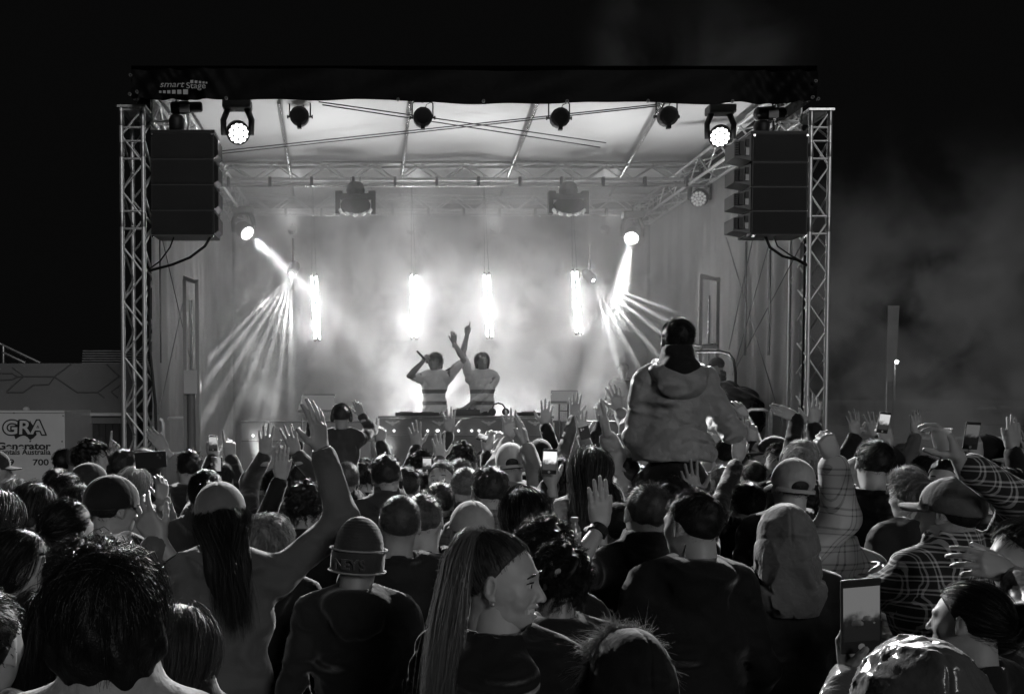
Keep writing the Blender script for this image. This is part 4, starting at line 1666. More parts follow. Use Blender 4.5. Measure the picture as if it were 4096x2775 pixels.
def person(label, x, y, d, yaw=0, byaw=None, hair='short', hc=.02, skin=.34, style='crew', cloth=None, hat=None, hatm=None, hatyaw=0, L=None, Rr=None, tilt=0, nod=0, face='man', near=False, girth=1.0, vox=None, folds=1.0, lift=0.0, size=None, group=None, seed=None, legs=True, gap=.012, eyes=False, strand=True, hatscale=1.0, lean=0, hem=.80, flare=0.0):
    """(x, y): photograph pixel of the top of the head, d: metres from the camera, yaw: 0 faces the stage, 90 faces left.
    lift: height of the figure's base above the ground (people carried on shoulders, people on the deck)."""
    byaw = yaw * .3 if byaw is None else byaw
    seed = seed if seed is not None else int(abs(x) * 7 + y)
    top = W(x, y, d)
    sz = size if size else max(.6, (top.z - lift - gap) / 1.75)
    base = Vector((top.x, d, lift if not size else top.z - gap - 1.75 * sz))
    root_rot = Matrix.Rotation(R(byaw), 4, 'Z')
    B = Matrix.Translation(base) @ root_rot @ Matrix.Rotation(R(lean), 4, 'Y') @ Matrix.Scale(sz, 4)
    Bi = B.inverted()
    # head frame in body coordinates
    Hm = Matrix.Translation((0, -.005, 1.632)) @ Matrix.Rotation(R(yaw - byaw), 4, 'Z') @ Matrix.Translation((0, 0, -.08)) @ Matrix.Rotation(R(tilt), 4, 'Y') @ Matrix.Rotation(R(nod), 4, 'X') @ Matrix.Translation((0, 0, .08))
    hv, hq = head_mesh(face, .0036 if face == 'smile' else .0074 if near else .0115)
    parts = [(xf(Hm, hv), hq)] + core_parts(legs)
    arms = []
    forearm_bands = []
    for side, a in ((-1, L), (1, Rr)):
        sh = SH * np.array((side, 1, 1))
        if a is None:
            el, wr = [np.array(q) * np.array((side, 1, 1)) for q in DOWN]
            arms.append((tuple(sh * .97), tuple(el), tuple(wr), .062, .052, .042))
            parts.append(loft([sh * np.array((.5, 1, 1)) - np.array((0, 0, .02)), sh, el, wr], (.03, .034, .030, .026), 8))
            M3 = Matrix.Translation(tuple(wr)) @ Matrix.Rotation(math.pi, 4, 'X')
            pose, palm = 'relax', None
            fd, pn = Vector((0, .15, -1)), Vector((-side, 0, 0))
        else:
            ww = a['w'] if 'pole' in a else (a['w'][0], a['w'][1], a['w'][2] + .22)
            w3 = Bi @ W(*ww)
            pole = Vector(a.get('pole', (side * .35, .1, -1)))
            up_ = .31
            el, k_ = ik(sh + np.array((0, 0, .02 if w3.z > 1.4 else 0)), w3, up_, .27, pole)
            s_end = a.get('sleeve', .93)
            wr = np.array(w3)
            ela = np.array(el)
            if s_end > 0:
                se = ela + (wr - ela) * s_end
                arms.append((tuple(sh * .97 + np.array((0, 0, .02 if w3.z > 1.4 else 0))), tuple(ela), tuple(se), .068, .060 * a.get('fat', 1), .049 * a.get('fat', 1)))
            else:
                se = np.array(sh) + (ela - np.array(sh)) * .75
                arms.append((tuple(sh * .97), tuple(sh + (ela - sh) * .5), tuple(se), .066, .060, .056))
            fdir = (w3 - el).normalized()
            fd = Vector(a.get('f', fdir))
            if 'f' in a:
                fd = (root_rot.to_3x3().inverted() @ fd).normalized()
            pn = root_rot.to_3x3().inverted() @ Vector(a.get('palm', (0, 1, 0)))
            pose = a.get('pose', 'open')
            if s_end <= 0:
                parts.append(loft([sh, sh + (ela - sh) * .6, ela, ela + (wr - ela) * .3, ela + (wr - ela) * .75, wr], (.055, .05, .042, .045, .033, .027), 10))
            else:
                s0 = max(0, s_end - .18)
                parts.append(loft([ela + (wr - ela) * (s0 + (1 - s0) * q_) for q_ in (0, .35, .75, 1)], [float(np.interp(s0 + (1 - s0) * q_, (0, .3, .75, 1), (.038, .041, .031, .026))) for q_ in (0, .35, .75, 1)], 10))
            forearm_bands.append((a, ela, wr))
            if s_end > 0:
                parts.append(loft([sh * np.array((.5, 1, 1)) - np.array((0, 0, .02)), sh, ela, ela + (wr - ela) * max(.1, s_end - .15)], (.03, .034, .030, .026), 8))
        fd = fd.normalized()
        pn = (pn - fd * pn.dot(fd))
        pn = pn.normalized() if pn.length > 1e-3 else Vector((0, 1, 0))
        # right hand: X toward thumb = pn x fd?  X = Y x Z with Y = palm normal, Z = finger direction
        Xv = pn.cross(fd)
        mir = 1
        # a right hand with palm +Y and fingers +Z has its thumb at -X in a right-handed frame seen from the back: mirror per side
        want = -side
        M = Matrix((Xv * want, pn, fd)).transposed().to_4x4()
        M.translation = Vector(wr)
        hv2, hq2 = hand_mesh(pose, .011 if a is None else .0050 if d < 4 else .0068)
        V2 = xf(M, hv2)
        parts.append((V2, hq2 if want > 0 else hq2[:, ::-1]))
    V, Q = stitch(parts)
    me = np_mesh('person', xf(B, V) - np.array(base), Q)
    o = bpy.data.objects.new('person', me)
    col.objects.link(o)
    o.location = base
    me.materials.append(skin_mat(skin))
    tag(o, label, 'person', group)
    # clothing
    cloth = cloth if cloth is not None else fabric('cotton', .03)
    if vox is None:
        vox = .0135 if d < 2.6 else .0165 if d < 4.2 else .025
    jv, jq = jacket(arms, style, vox, seed, girth, folds, hem, flare)
    jm = np_mesh('top', xf(B, jv) - np.array(base), jq)
    jo = bpy.data.objects.new('jacket' if style in ('hood', 'collar', 'puff', 'bighood') else 'shirt', jm)
    jm.materials.append(cloth)
    col.objects.link(jo)
    jo.parent = o
    if legs:
        add_child(o, 'trousers', trousers_mesh(), fabric('denim', .02), Matrix.Translation(-base) @ B)
    HW = Matrix.Translation(-base) @ B @ Hm
    if hair:
        shm, stm = hair_mesh(hair, near, bool(hat))
        ho = add_child(o, 'hair', shm, hair_mat(hc), HW)
        if strand:
            so = bpy.data.objects.new('strands', stm)
            col.objects.link(so)
            so.parent = ho
            setmat(so, hair_mat(hc))
    if hat:
        hm_ = HW @ Matrix.Rotation(R(hatyaw), 4, 'Z') @ Matrix.Scale(hatscale, 4)
        add_child(o, {'cap': 'cap', 'cap_open': 'cap', 'beanie': 'beanie', 'hood': 'hood', 'hood_loose': 'hood', 'hood_crumple': 'hood'}[hat], hat_mesh(hat), hatm, hm_)
    if eyes:
        for s in (-1, 1):
            c0 = HW @ Vector((s * .031, .0765, .003))
            rot = HW.to_3x3().normalized()
            e = MB().lathe((0, 0, 0), (0, 1, 0), [(-.006, .0095), (.003, .0105), (.0068, .008), (.0092, .004), (.0098, .0005)], 12).build('eye', eye_white(), o, smooth=True)
            e.matrix_parent_inverse = Matrix()
            e.matrix_basis = Matrix.Translation(c0) @ rot.to_4x4() @ Matrix.Scale(sz, 4)
            ir = MB().lathe((0, .0070, 0), (0, 1, 0), [(0, .0058), (.0022, .005), (.0030, .003), (.0034, .0004)], 10).build('iris', M_PRINT, e, smooth=True)
            ir.matrix_parent_inverse = Matrix()
            br = MB().tube([(-.017, .0, .0), (-.006, .007, .005), (.008, .006, .004), (.018, -.004, -.002)], [.002, .0035, .003, .0015], 6).build('eyebrow', hair_mat(hc), o, smooth=True)
            br.matrix_parent_inverse = Matrix()
            br.matrix_basis = Matrix.Translation(HW @ Vector((s * .031, .083, .026))) @ rot.to_4x4() @ Matrix.Scale(sz, 4)
    return o, B, Hm, arms, forearm_bands


def setmat(o, m):
    if len(o.data.materials) == 0:
        o.data.materials.append(m)
    o.material_slots[0].link = 'OBJECT'
    o.material_slots[0].material = m


def add_child(p, name, me, m, M):
    o = bpy.data.objects.new(name, me)
    col.objects.link(o)
    o.parent = p
    o.matrix_basis = M
    setmat(o, m)
    return o


def band(p, B, fb, t, r, w, m, name, part_text=None):
    """a wristband, watch or cuff round a forearm; fb from person()"""
    a, el, wr = fb
    c = B @ Vector(el).lerp(Vector(wr), t)
    ax = (B @ Vector(wr) - B @ Vector(el)).normalized()
    o = MB().lathe(c - ax * w / 2, ax, [(0, r), (0, r + .003), (w, r + .003), (w, r)], 18).build(name, m, p, smooth=False)
    return o, c, ax

# ================================================================== the crowd
BK = fabric('wool', .012)
DK = fabric('cotton', .022)
CH = fabric('cotton', .05)
GR = fabric('cotton', .12)
LG = fabric('cotton', .30)
WT = fabric('cotton', .55)
NYL = fabric('nylon', .014, sheen=.15, rough=.38)
G = 'concert crowd'


def A(w, pose='open', **k):
    return dict(w=w, pose=pose, **k)


CAM = (0, -1, 0)
AWAY = (0, 1, 0)
crowd = [
    # ---- far rows, generator side
    dict(label='man in dark cap at the picture edge before the generator box, facing the stage', x=-22, y=1796, d=5.6, yaw=-75, hair='short', hat='cap', hatm=fabric('twill', .05), style='crew', cloth=GR),
    dict(label='dark-haired man half hidden beside the shutter, farthest by the generator', x=258, y=1792, d=6.9, hair='short', hc=.015, cloth=DK),
    dict(label='grey balding man behind the curly-haired profile man', x=312, y=1778, d=6.6, yaw=-20, hair='buzz', hc=.12, skin=.3, cloth=GR),
    dict(label='curly dark-haired young man in profile before the dark shutter', x=372, y=1762, d=6.0, yaw=-75, hair='curly', hc=.012, skin=.4, cloth=DK, eyes=True),
    dict(label='short-haired man with raised pointing hand by the tower foot', x=505, y=1790, d=5.9, yaw=-25, hair='short', hc=.03, cloth=DK, L=A((452, 1828, 5.9), 'point', palm=CAM, f=(.15, 0, 1))),
    dict(label='fair man in profile between tower and waving arm', x=578, y=1786, d=6.7, yaw=-80, hair='crop', hc=.15, skin=.45, cloth=GR, eyes=True),
    dict(label='spiky dark-haired man waving an arm towards the tower', x=756, y=1792, d=5.7, yaw=10, hair='crop', hc=.01, cloth=DK, L=A((662, 1800, 5.6), 'flat', f=(-.65, 0, .75), palm=(0, 1, -.3), sleeve=.75)),
    dict(label='small dark head low beside the striped shirt', x=222, y=1868, d=5.6, hair='short', hc=.01, cloth=BK),
    dict(label='blond straight-haired head before the generator box', x=72, y=1912, d=4.5, hair='bob', hc=.22, cloth=DK),
    dict(label='dark bob-haired woman turned right before the generator box', x=152, y=1928, d=3.95, yaw=-55, hair='bob', hc=.018, face='woman', skin=.4, cloth=GR, eyes=True),
    dict(label='dark round-haired head behind the bob-haired woman', x=262, y=1898, d=4.6, hair='mop', hc=.012, cloth=BK),
    dict(label='man in dark cap with bill right under the curly profile man', x=366, y=1848, d=5.0, yaw=-70, hair='short', hat='cap', hatm=fabric('twill', .03), cloth=GR),
    dict(label='blond bob-haired person lifting a phone near the tower', x=540, y=1868, d=5.2, hair='bob', hc=.25, cloth=LG, Rr=A((650, 2000, 4.6), 'cup', f=(-.05, .1, 1), palm=(-.5, .8, 0))),
    dict(label='wavy dark-haired woman behind the slick-haired man', x=320, y=1932, d=4.2, hair='longwave', hc=.012, face='woman', cloth=BK),
    dict(label='person in large black cap with bill to the right', x=452, y=1906, d=3.55, yaw=-50, byaw=-10, hair='short', hat='cap', hatm=fabric('twill', .012), cloth=BK, hatscale=1.08),
    dict(label='man with wet slicked-back dark hair', x=272, y=1990, d=3.2, yaw=-35, hair='slick', hc=.012, style='collar', cloth=CH),
    dict(label='brown long-haired woman at the picture edge below the blond head', x=-5, y=1952, d=3.4, yaw=-20, hair='long', hc=.03, face='woman', cloth=BK),
    dict(label='long-haired woman in sharp profile at the picture edge', x=62, y=2108, d=2.55, yaw=-84, byaw=-30, hair='long', hc=.012, face='woman', skin=.42, cloth=BK, near=True, eyes=True),
    dict(label='frizzy brown head behind the big dark mop of hair', x=318, y=2160, d=2.5, hair='curly', hc=.03, cloth=BK, near=True),
    dict(label='frizzy-haired person low at the left of the big dark mop', x=190, y=2345, d=1.95, hair='longwave', hc=.015, cloth=BK, near=True, face='woman'),
    dict(label='nearest man with a big dark mop of hair and pale fleece collar', x=455, y=2190, d=1.52, hair='mop', hc=.014, style='puff', cloth=fabric('fleece', .42, bump=.9), near=True, yaw=8, byaw=0),
    dict(label='woman with long brown hair low beside the grey-sleeved woman', x=735, y=2400, d=2.0, yaw=-25, hair='long', hc=.03, face='woman', cloth=BK, near=True),
    dict(label='person in a light grey jacket at the lower picture corner', x=-75, y=2330, d=1.75, hair='short', style='hood', cloth=GR, hc=.01),
    # ---- centre left
    dict(label='woman with a dark ponytail under the raised phone', x=812, y=1866, d=4.0, hair='pony', hc=.016, face='woman', style='collar', cloth=CH),
    dict(label='long-haired woman in a grey cap waving one arm high', x=892, y=1922, d=3.05, hair='long', hc=.014, face='woman', hat='cap_open', hatm=fabric('twill', .13), style='crew', cloth=fabric('jersey', .11), near=True, hatscale=1.0,
         Rr=A((1288, 1800, 2.95), 'open', f=(-.16, -.1, 1), palm=(-.8, .6, 0), sleeve=.9), L=A((640, 2165, 2.8), 'relax', f=(-.5, .1, .75), palm=(.2, 1, 0), sleeve=.9, pole=(-.6, -.2, -.8)), byaw=0),
    dict(label='blond head just behind the grey cap', x=1075, y=2062, d=3.3, yaw=-10, hair='mop', hc=.20, cloth=DK),
    dict(label='person raising two open hands before the white table', x=1112, y=1868, d=4.9, hair='short', hc=.02, style='collar', cloth=CH, L=A((1060, 1822, 4.75), 'open', palm=AWAY, f=(.05, 0, 1)), Rr=A((1186, 1818, 4.75), 'open', palm=AWAY, f=(-.35, 0, 1))),
    dict(label='person lifting a phone high near the white table', x=880, y=1842, d=5.2, hair='short', hc=.02, cloth=DK, L=A((852, 1832, 5.4), 'grip', palm=AWAY, f=(-.1, 0, 1)), Rr=A((922, 1830, 5.3), 'point', palm=AWAY, f=(-.1, 0, 1))),
    dict(label='person making a pointing hand sign behind the two open hands', x=1215, y=1845, d=5.9, hair='short', hc=.015, cloth=DK, L=A((1196, 1772, 5.9), 'rock', palm=AWAY, f=(-.1, 0, 1))),
    dict(label='bald man with stubble carrying the child in headphones', x=1382, y=1838, d=5.35, hair='buzz', hc=.13, skin=.33, style='collar', cloth=CH),
    dict(label='tall short-haired man seen from behind in front of the white table', x=1552, y=1808, d=4.75, hair='crop', hc=.04, skin=.36, style='collar', cloth=CH),
    dict(label='dark-haired head between the bald carrier and the tall man', x=1462, y=1836, d=5.9, hair='messy', hc=.02, cloth=DK, Rr=A((1520, 1770, 5.9), 'point', palm=AWAY, f=(.05, 0, 1))),
    dict(label='brown-haired man right of the tall short-haired man', x=1622, y=1862, d=4.9, yaw=-20, hair='short', hc=.03, cloth=CH),
    dict(label='dark-haired head behind the held-up small phone', x=1690, y=1872, d=5.4, hair='short', hc=.02, cloth=DK, L=A((1668, 1790, 5.5), 'open', palm=AWAY, f=(-.1, 0, 1))),
    dict(label='fair man turned to look back at the camera', x=1768, y=1836, d=5.2, yaw=165, byaw=150, hair='short', hc=.10, skin=.45, cloth=GR, eyes=True, Rr=A((1762, 1838, 5.5), 'open', palm=CAM, f=(-.1, 0, 1))),
    dict(label='curly-topped man with one arm raised before the desk', x=1842, y=1768, d=6.2, hair='curly', hc=.02, cloth=CH, L=A((1796, 1732, 6.2), 'open', palm=AWAY, f=(.02, 0, 1))),
    dict(label='fair-haired head under the curly-topped man', x=1845, y=1830, d=5.4, hair='short', hc=.12, cloth=GR),
    dict(label='cropped grey-haired man beside the tall round head', x=1852, y=1856, d=4.7, hair='buzz', hc=.14, skin=.36, style='collar', cloth=CH),
    dict(label='man with a tall round head of brown hair in a check shirt', x=1952, y=1858, d=4.05, hair='short', hc=.05, skin=.36, style='collar', cloth=plaid_mat('check', .05, .18, 30, .5)),
    dict(label='short-haired head low before the man looking back', x=1752, y=1916, d=4.5, hair='crop', hc=.05, cloth=CH),
    dict(label='large shaven-headed man in the middle of the crowd', x=1592, y=1962, d=3.3, hair='buzz', hc=.08, skin=.36, style='crew', cloth=DK, near=True),
    dict(label='cropped man overlapping the large shaven head', x=1700, y=1962, d=3.5, yaw=-10, hair='crop', hc=.07, skin=.36, style='crew', cloth=DK),
    dict(label='person in a pale cap seen from behind in the centre', x=1880, y=1998, d=3.35, hair='short', hc=.05, hat='cap', hatm=fabric('twill', .36), skin=.36, cloth=CH),
    dict(label='man in a dark beanie with pale piping', x=1428, y=2062, d=2.9, hair=None, hat='beanie', hatm=fabric('knit', .04), style='hood', cloth=DK, near=True, gap=.03, hatscale=1.0),
    # ---- centre right
    dict(label='person photographing with both hands near the desk', x=1950, y=1792, d=5.9, hair='short', hc=.015, cloth=DK, L=A((1945, 1800, 5.6), 'grip', palm=(.4, 1, 0), f=(.1, 0, 1), sleeve=.8), Rr=A((1995, 1790, 5.9), 'fist', palm=AWAY, f=(.2, 0, 1))),
    dict(label='person in a pale backwards cap reaching up with both hands', x=2048, y=1768, d=5.3, hair='short', hc=.03, hat='cap_open', hatm=fabric('twill', .45), style='hood', cloth=LG, L=A((2036, 1752, 5.5), 'open', palm=AWAY, f=(.0, 0, 1), sleeve=.85), Rr=A((2105, 1782, 5.0), 'flat', palm=(-.8, .5, 0), f=(-.25, 0, 1), sleeve=.9)),
    dict(label='person in a black cap behind the long-fingered hand', x=2162, y=1752, d=6.3, hair='short', hc=.01, hat='cap', hatm=fabric('twill', .01), cloth=BK, Rr=A((2180, 1700, 6.3), 'open', palm=AWAY, f=(.1, 0, 1))),
    dict(label='dark-haired person filming with a bright phone', x=2232, y=1828, d=4.6, hair='bob', hc=.012, style='crew', cloth=BK, L=A((2205, 1935, 4.0), 'grip', palm=(.2, 1, 0), f=(-.1, .1, 1), sleeve=.9, pole=(-.2, -.6, -.7))),
    dict(label='person with one dark hand spread against the lit stage', x=2300, y=1842, d=5.9, hair='short', hc=.015, cloth=GR, L=A((2298, 1668, 6.2), 'open', palm=AWAY, f=(.05, 0, 1)), Rr=A((2330, 1742, 5.8), 'open', palm=CAM, f=(-.1, 0, 1))),
    dict(label='woman with very long straight hair and a raised pale sleeve', x=2350, y=1785, d=4.3, hair='verylong', hc=.07, face='woman', style='crew', cloth=fabric('jersey', .40), Rr=A((2432, 1752, 4.2), 'flat', palm=(-1, .3, 0), f=(-.12, 0, 1), sleeve=.95)),
    dict(label='woman with full dark hair right of the pale cap', x=2105, y=1942, d=3.45, hair='longwave', hc=.014, face='woman', cloth=BK),
    dict(label='dark-haired head beyond the long straight hair', x=2455, y=1745, d=6.4, hair='short', hc=.008, cloth=BK, L=A((2408, 1690, 6.4), 'relax', palm=AWAY, f=(-.1, 0, 1))),
    dict(label='fair-haired head low beyond the striped sleeve', x=2425, y=1812, d=5.3, hair='messy', hc=.14, cloth=LG),
    dict(label='person steadying the rider with a raised pale sleeve', x=2550, y=1850, d=5.2, hair='short', hc=.02, cloth=LG, L=A((2492, 1752, 5.0), 'cup', palm=(.6, .6, 0), f=(.15, 0, 1), sleeve=.95), Rr=A((2478, 1640, 5.6), 'open', palm=AWAY, f=(-.3, 0, 1))),
    dict(label='curly-haired person right behind the smiling woman', x=2165, y=2068, d=2.75, hair='curly', hc=.02, cloth=BK, near=True),
    dict(label='dark curly head low beside the smiling woman', x=2218, y=2170, d=2.6, hair='curly', hc=.012, cloth=BK, near=True),
    dict(label='cropped man in a dark collared jacket left of the dark-haired man', x=2578, y=1920, d=3.35, yaw=8, hair='crop', hc=.06, skin=.38, style='collar', cloth=BK, near=True, L=A((2400, 2110, 3.25), 'flat', palm=AWAY, f=(-.05, 0, 1), sleeve=.1, pole=(-.5, -.2, -1))),
    dict(label='cap-wearing head low left of the cropped man', x=2470, y=2005, d=3.55, yaw=35, hair='short', hat='cap', hatm=fabric('twill', .02), cloth=BK),
    dict(label='dark-haired head between rider and cropped man', x=2680, y=1912, d=4.0, hair='messy', hc=.02, cloth=BK, Rr=A((2782, 1990, 3.9), 'open', palm=CAM, f=(-.25, 0, 1))),
    dict(label='dark-haired man in a black hooded jacket, cheek turned left', x=2768, y=1952, d=2.95, yaw=35, byaw=0, hair='short', hc=.014, skin=.40, style='hood', cloth=fabric('wool', .010, sheen=.2), near=True, girth=1.15),
    # ---- right
    dict(label='person with dark quiff behind the two blurred hands', x=2905, y=1755, d=6.6, hair='short', hc=.012, cloth=DK, L=A((2960, 1762, 6.3), 'open', palm=AWAY, f=(.05, 0, 1)), Rr=A((3010, 1770, 6.2), 'relax', palm=AWAY, f=(.0, 0, 1))),
    dict(label='person in dark sleeves raising blurred hands under the rider', x=2980, y=1920, d=4.2, hair='short', hc=.01, cloth=BK, L=A((2950, 1840, 4.6), 'relax', palm=AWAY, f=(.1, 0, 1), sleeve=.85)),
    dict(label='man in profile with a dark cap, bill pointing left', x=3092, y=1742, d=6.3, yaw=80, hair='short', hc=.015, skin=.42, hat='cap', hatm=fabric('twill', .012), cloth=BK, eyes=True),
    dict(label='curly dark head in front of the profile man', x=3128, y=1768, d=5.7, yaw=60, hair='messy', hc=.012, skin=.4, cloth=BK),
    dict(label='messy blond person right of the profile man', x=3200, y=1762, d=5.3, hair='messy', hc=.28, cloth=BK, Rr=A((3252, 1700, 5.4), 'open', palm=AWAY, f=(.1, 0, 1))),
    dict(label='person reaching left with a long black sleeve', x=3295, y=1835, d=5.4, hair='short', hc=.012, style='crew', cloth=BK, L=A((3188, 1670, 5.4), 'flat', palm=(0, 1, -.4), f=(-.85, 0, .35), sleeve=.95)),
    dict(label='person reaching up with a bare forearm beside the rail', x=3010, y=1838, d=5.8, hair='short', hc=.02, cloth=LG, Rr=A((2985, 1668, 6.4), 'relax', palm=AWAY, f=(-.5, 0, .7), sleeve=.7)),
    dict(label='person in a plain light cap worn backwards', x=3160, y=1828, d=3.95, hair='short', hc=.03, hat='cap_open', hatm=fabric('twill', .34), skin=.38, cloth=DK, hatscale=1.0),
    dict(label='person in a raised grey hood', x=3142, y=1978, d=3.0, hair=None, hat='hood_loose', hatm=fabric('jersey', .15, bump=.6), style='crew', cloth=fabric('jersey', .02), gap=.03, near=True, hatscale=.90),
    dict(label='man in a pale checked shirt raising a fist with a wristband', x=3330, y=1962, d=3.55, hair='short', hc=.015, style='collar', cloth=plaid_mat('pale_plaid', .52, .10, 13, .11), L=A((3330, 1838, 3.35), 'fist', palm=AWAY, f=(-.35, 0, 1), sleeve=.86, fat=1.25, pole=(1.0, -.1, -.6)), near=True, folds=1.5),
    dict(label='man with thick dark hair right of the raised fist', x=3488, y=1752, d=4.6, yaw=-10, hair='short', hc=.012, skin=.36, cloth=BK, style='crew'),
    dict(label='person with a spread hand and dark cuff behind the dark-haired man', x=3440, y=1815, d=5.9, hair='short', hc=.012, cloth=BK, L=A((3420, 1748, 5.6), 'open', palm=AWAY, f=(-.08, 0, 1)), Rr=A((3500, 1750, 5.7), 'open', palm=(.3, 1, 0), f=(-.2, 0, 1))),
    dict(label='person in pale sleeves filming with a phone', x=3620, y=1862, d=4.9, hair='bob', hc=.16, cloth=fabric('jersey', .26), L=A((3552, 1782, 4.7), 'grip', palm=(.1, 1, 0), f=(-.25, 0, 1), sleeve=.85)),
    dict(label='person with one slim hand up in a padded sleeve', x=3700, y=1820, d=6.0, hair='short', hc=.012, style='crew', cloth=GR, L=A((3664, 1738, 6.1), 'flat', palm=AWAY, f=(-.02, 0, 1), sleeve=.9)),
    dict(label='dark-haired woman turning her eyes to the camera', x=3768, y=1826, d=4.75, yaw=135, byaw=60, hair='pony', hc=.012, face='woman', skin=.42, cloth=BK, eyes=True),
    dict(label='fair-haired head behind the grey cap bill', x=3640, y=1888, d=4.3, yaw=30, hair='messy', hc=.14, skin=.45, cloth=DK),
    dict(label='man in a dark tartan shirt and grey cap holding up a cup', x=3790, y=1902, d=3.1, yaw=38, byaw=12, hair='short', hc=.02, skin=.40, hat='cap', hatm=fabric('twill', .11), style='collar', cloth=plaid_mat('tartan', .010, .62, 21, .15), Rr=A((3836, 1838, 2.95), 'cup', palm=(-.9, .4, 0), f=(-.45, 0, 1), sleeve=.80, pole=(1, -.3, -.6), fat=1.1), L=A((3470, 2330, 3.3), 'relax', pole=(-1, -.3, -.3)), near=True, hatscale=1.0, girth=1.12),
    dict(label='dark-capped person holding a black phone high', x=3945, y=1735, d=5.4, hair='short', hc=.01, hat='cap', hatm=fabric('twill', .012), cloth=DK, L=A((3905, 1838, 4.9), 'grip', palm=(.1, 1, 0), f=(-.1, 0, 1), sleeve=.6)),
    dict(label='person in a pale cap and jacket at the right picture edge', x=4105, y=1752, d=5.2, yaw=70, hair='short', hc=.1, hat='cap', hatm=fabric('twill', .5), style='crew', cloth=LG),
    dict(label='dark-coated person behind the tartan sleeve', x=4010, y=1880, d=4.4, hair='mop', hc=.012, cloth=BK, Rr=A((4050, 1800, 4.4), 'flat', palm=AWAY, f=(.05, 0, 1))),
    dict(label='profile man at the right picture edge above the raised hand', x=4110, y=2062, d=2.6, yaw=70, hair='short', hc=.015, skin=.36, cloth=NYL, style='hood', near=True, L=A((4045, 2290, 2.3), 'relax', palm=(0, 1, -.4), f=(-.9, 0, .3), sleeve=.7)),
    dict(label='young person with slick short hair low beside the tartan shirt', x=3862, y=2318, d=2.35, yaw=45, hair='slick', hc=.012, skin=.38, cloth=BK, near=True),
    dict(label='person in a shiny wet raised hood at the bottom', x=3665, y=2552, d=1.5, hair=None, hat='hood_crumple', hatm=fabric('foil', .10, wet=True, bump=.9), style='hood', cloth=fabric('foil', .10, wet=True, bump=.9), near=True, gap=.03, hatscale=1.12, L=A((3405, 2700, 1.98), 'cup', palm=(.5, -1, 0), f=(-.05, .1, 1), pole=(-.6, -.2, -1))),
    dict(label='person in a dark raised hood with a ragged fur trim', x=2500, y=2482, d=2.0, hair=None, hat='hood', hatm=fabric('wool', .009, sheen=.12), style='hood', cloth=fabric('wool', .010, sheen=.1), near=True, gap=.03, face='woman'),
]
PEOPLE = {}
DS = 1.13        # the crowd stands a little deeper than first paced out
for sp in crowd:
    sp = dict(sp)
    lab = sp['label']
    rj = random.Random(lab)
    sp['d'] *= DS
    for k_ in ('L', 'Rr'):
        if sp.get(k_):
            sp[k_] = dict(sp[k_])
            sp[k_]['w'] = (sp[k_]['w'][0], sp[k_]['w'][1], sp[k_]['w'][2] * DS)
    if 'style' not in sp:
        sp['style'] = rj.choice(('hood', 'collar', 'crew', 'hood'))
    sp.setdefault('tilt', rj.uniform(-7, 7))
    sp.setdefault('nod', rj.uniform(-9, 5))
    if 'yaw' not in sp:
        sp['yaw'] = rj.uniform(-16, 16)
    PEOPLE[lab] = person(group=G, **sp)

# ---- people glimpsed between the others: each label names the neighbour it stands by
SHORT = {}
fill = []
heads = [(sp['x'], sp['y'], sp['d'] * DS, sp['label']) for sp in crowd]
rf = random.Random(21)
HW_ = (('short', 'short-haired'), ('messy', 'tousled'), ('long', 'long-haired'), ('crop', 'cropped'), ('curly', 'curly'), ('bob', 'bob-haired'))
CW_ = ((.012, 'dark'), (.03, 'brown'), (.15, 'fair'))
used_n = set()
for row, dd in enumerate((7.6, 6.9, 6.4, 6.0, 5.6, 5.2, 4.8)):
    xx = -40 + 60 * row
    while xx < 4150:
        xx += rf.uniform(.30, .52) * F / dd * 1.15
        x = xx
        zt_ = rf.uniform(1.56, 1.74)
        y = HOR + (CAMZ - zt_) * F / dd
        r_px = .11 * F / dd
        if (1500 < x < 2260 and dd > 7) or (x < 330 and y < 1905):
            continue
        if any(abs(x - hx) < .55 * (r_px + .10 * F / hd) and abs(y - hy) < .9 * r_px for hx, hy, hd, _ in heads):
            continue
        if any(abs(x - hx) < .12 * F / hd and hd < dd and hy < y + 20 for hx, hy, hd, _ in heads):
            continue
        near_ = sorted(heads, key=lambda h: (h[0] - x) ** 2 + (h[1] - y) ** 2)
        nb = next((h for h in near_ if (h[3], x < h[0]) not in used_n and h[0] > -60 and ' head left of ' not in h[3] and ' head right of ' not in h[3]), None)
        if nb is None or abs(nb[0] - x) > 330:
            continue
        used_n.add((nb[3], x < nb[0]))
        hs, hw = rf.choice(HW_)
        hc, cw = rf.choice(CW_)
        side = 'left of' if x < nb[0] else 'right of'
        words = nb[3].replace(',', '').split()[:9]
        while words[-1] in ('a', 'the', 'of', 'with', 'in', 'and', 'at', 'by', 'beside', 'behind', 'to', 'one', 'under', 'before', 'before', 'dark', 'pale', 'big', 'left', 'right'):
            words.pop()
        fill.append(dict(label='%s %s head %s the %s' % (cw, hw, side, ' '.join(words)), x=x, y=y, d=dd, hair=hs, hc=hc, face='woman' if hs in ('long', 'bob') else 'man', cloth=rf.choice((BK, DK, CH, GR)), style=rf.choice(('hood', 'collar', 'crew')), yaw=rf.uniform(-25, 25), tilt=rf.uniform(-7, 7), nod=rf.uniform(-9, 4), vox=.028))
        heads.append((x, y, dd, fill[-1]['label']))
        if rf.random() < .30 and dd > 4.5 and x > 700:
            s_ = rf.choice((-1, 1))
            a_ = dict(w=(x + s_ * .13 * F / dd, y - rf.uniform(.0, .10) * F / dd, dd), pose=rf.choice(('open', 'relax', 'flat', 'point', 'open')), palm=AWAY, f=(rf.uniform(-.3, .3), 0, 1))
            fill[-1]['L' if s_ < 0 else 'Rr'] = a_
for sp in fill:
    person(group=G, **sp)

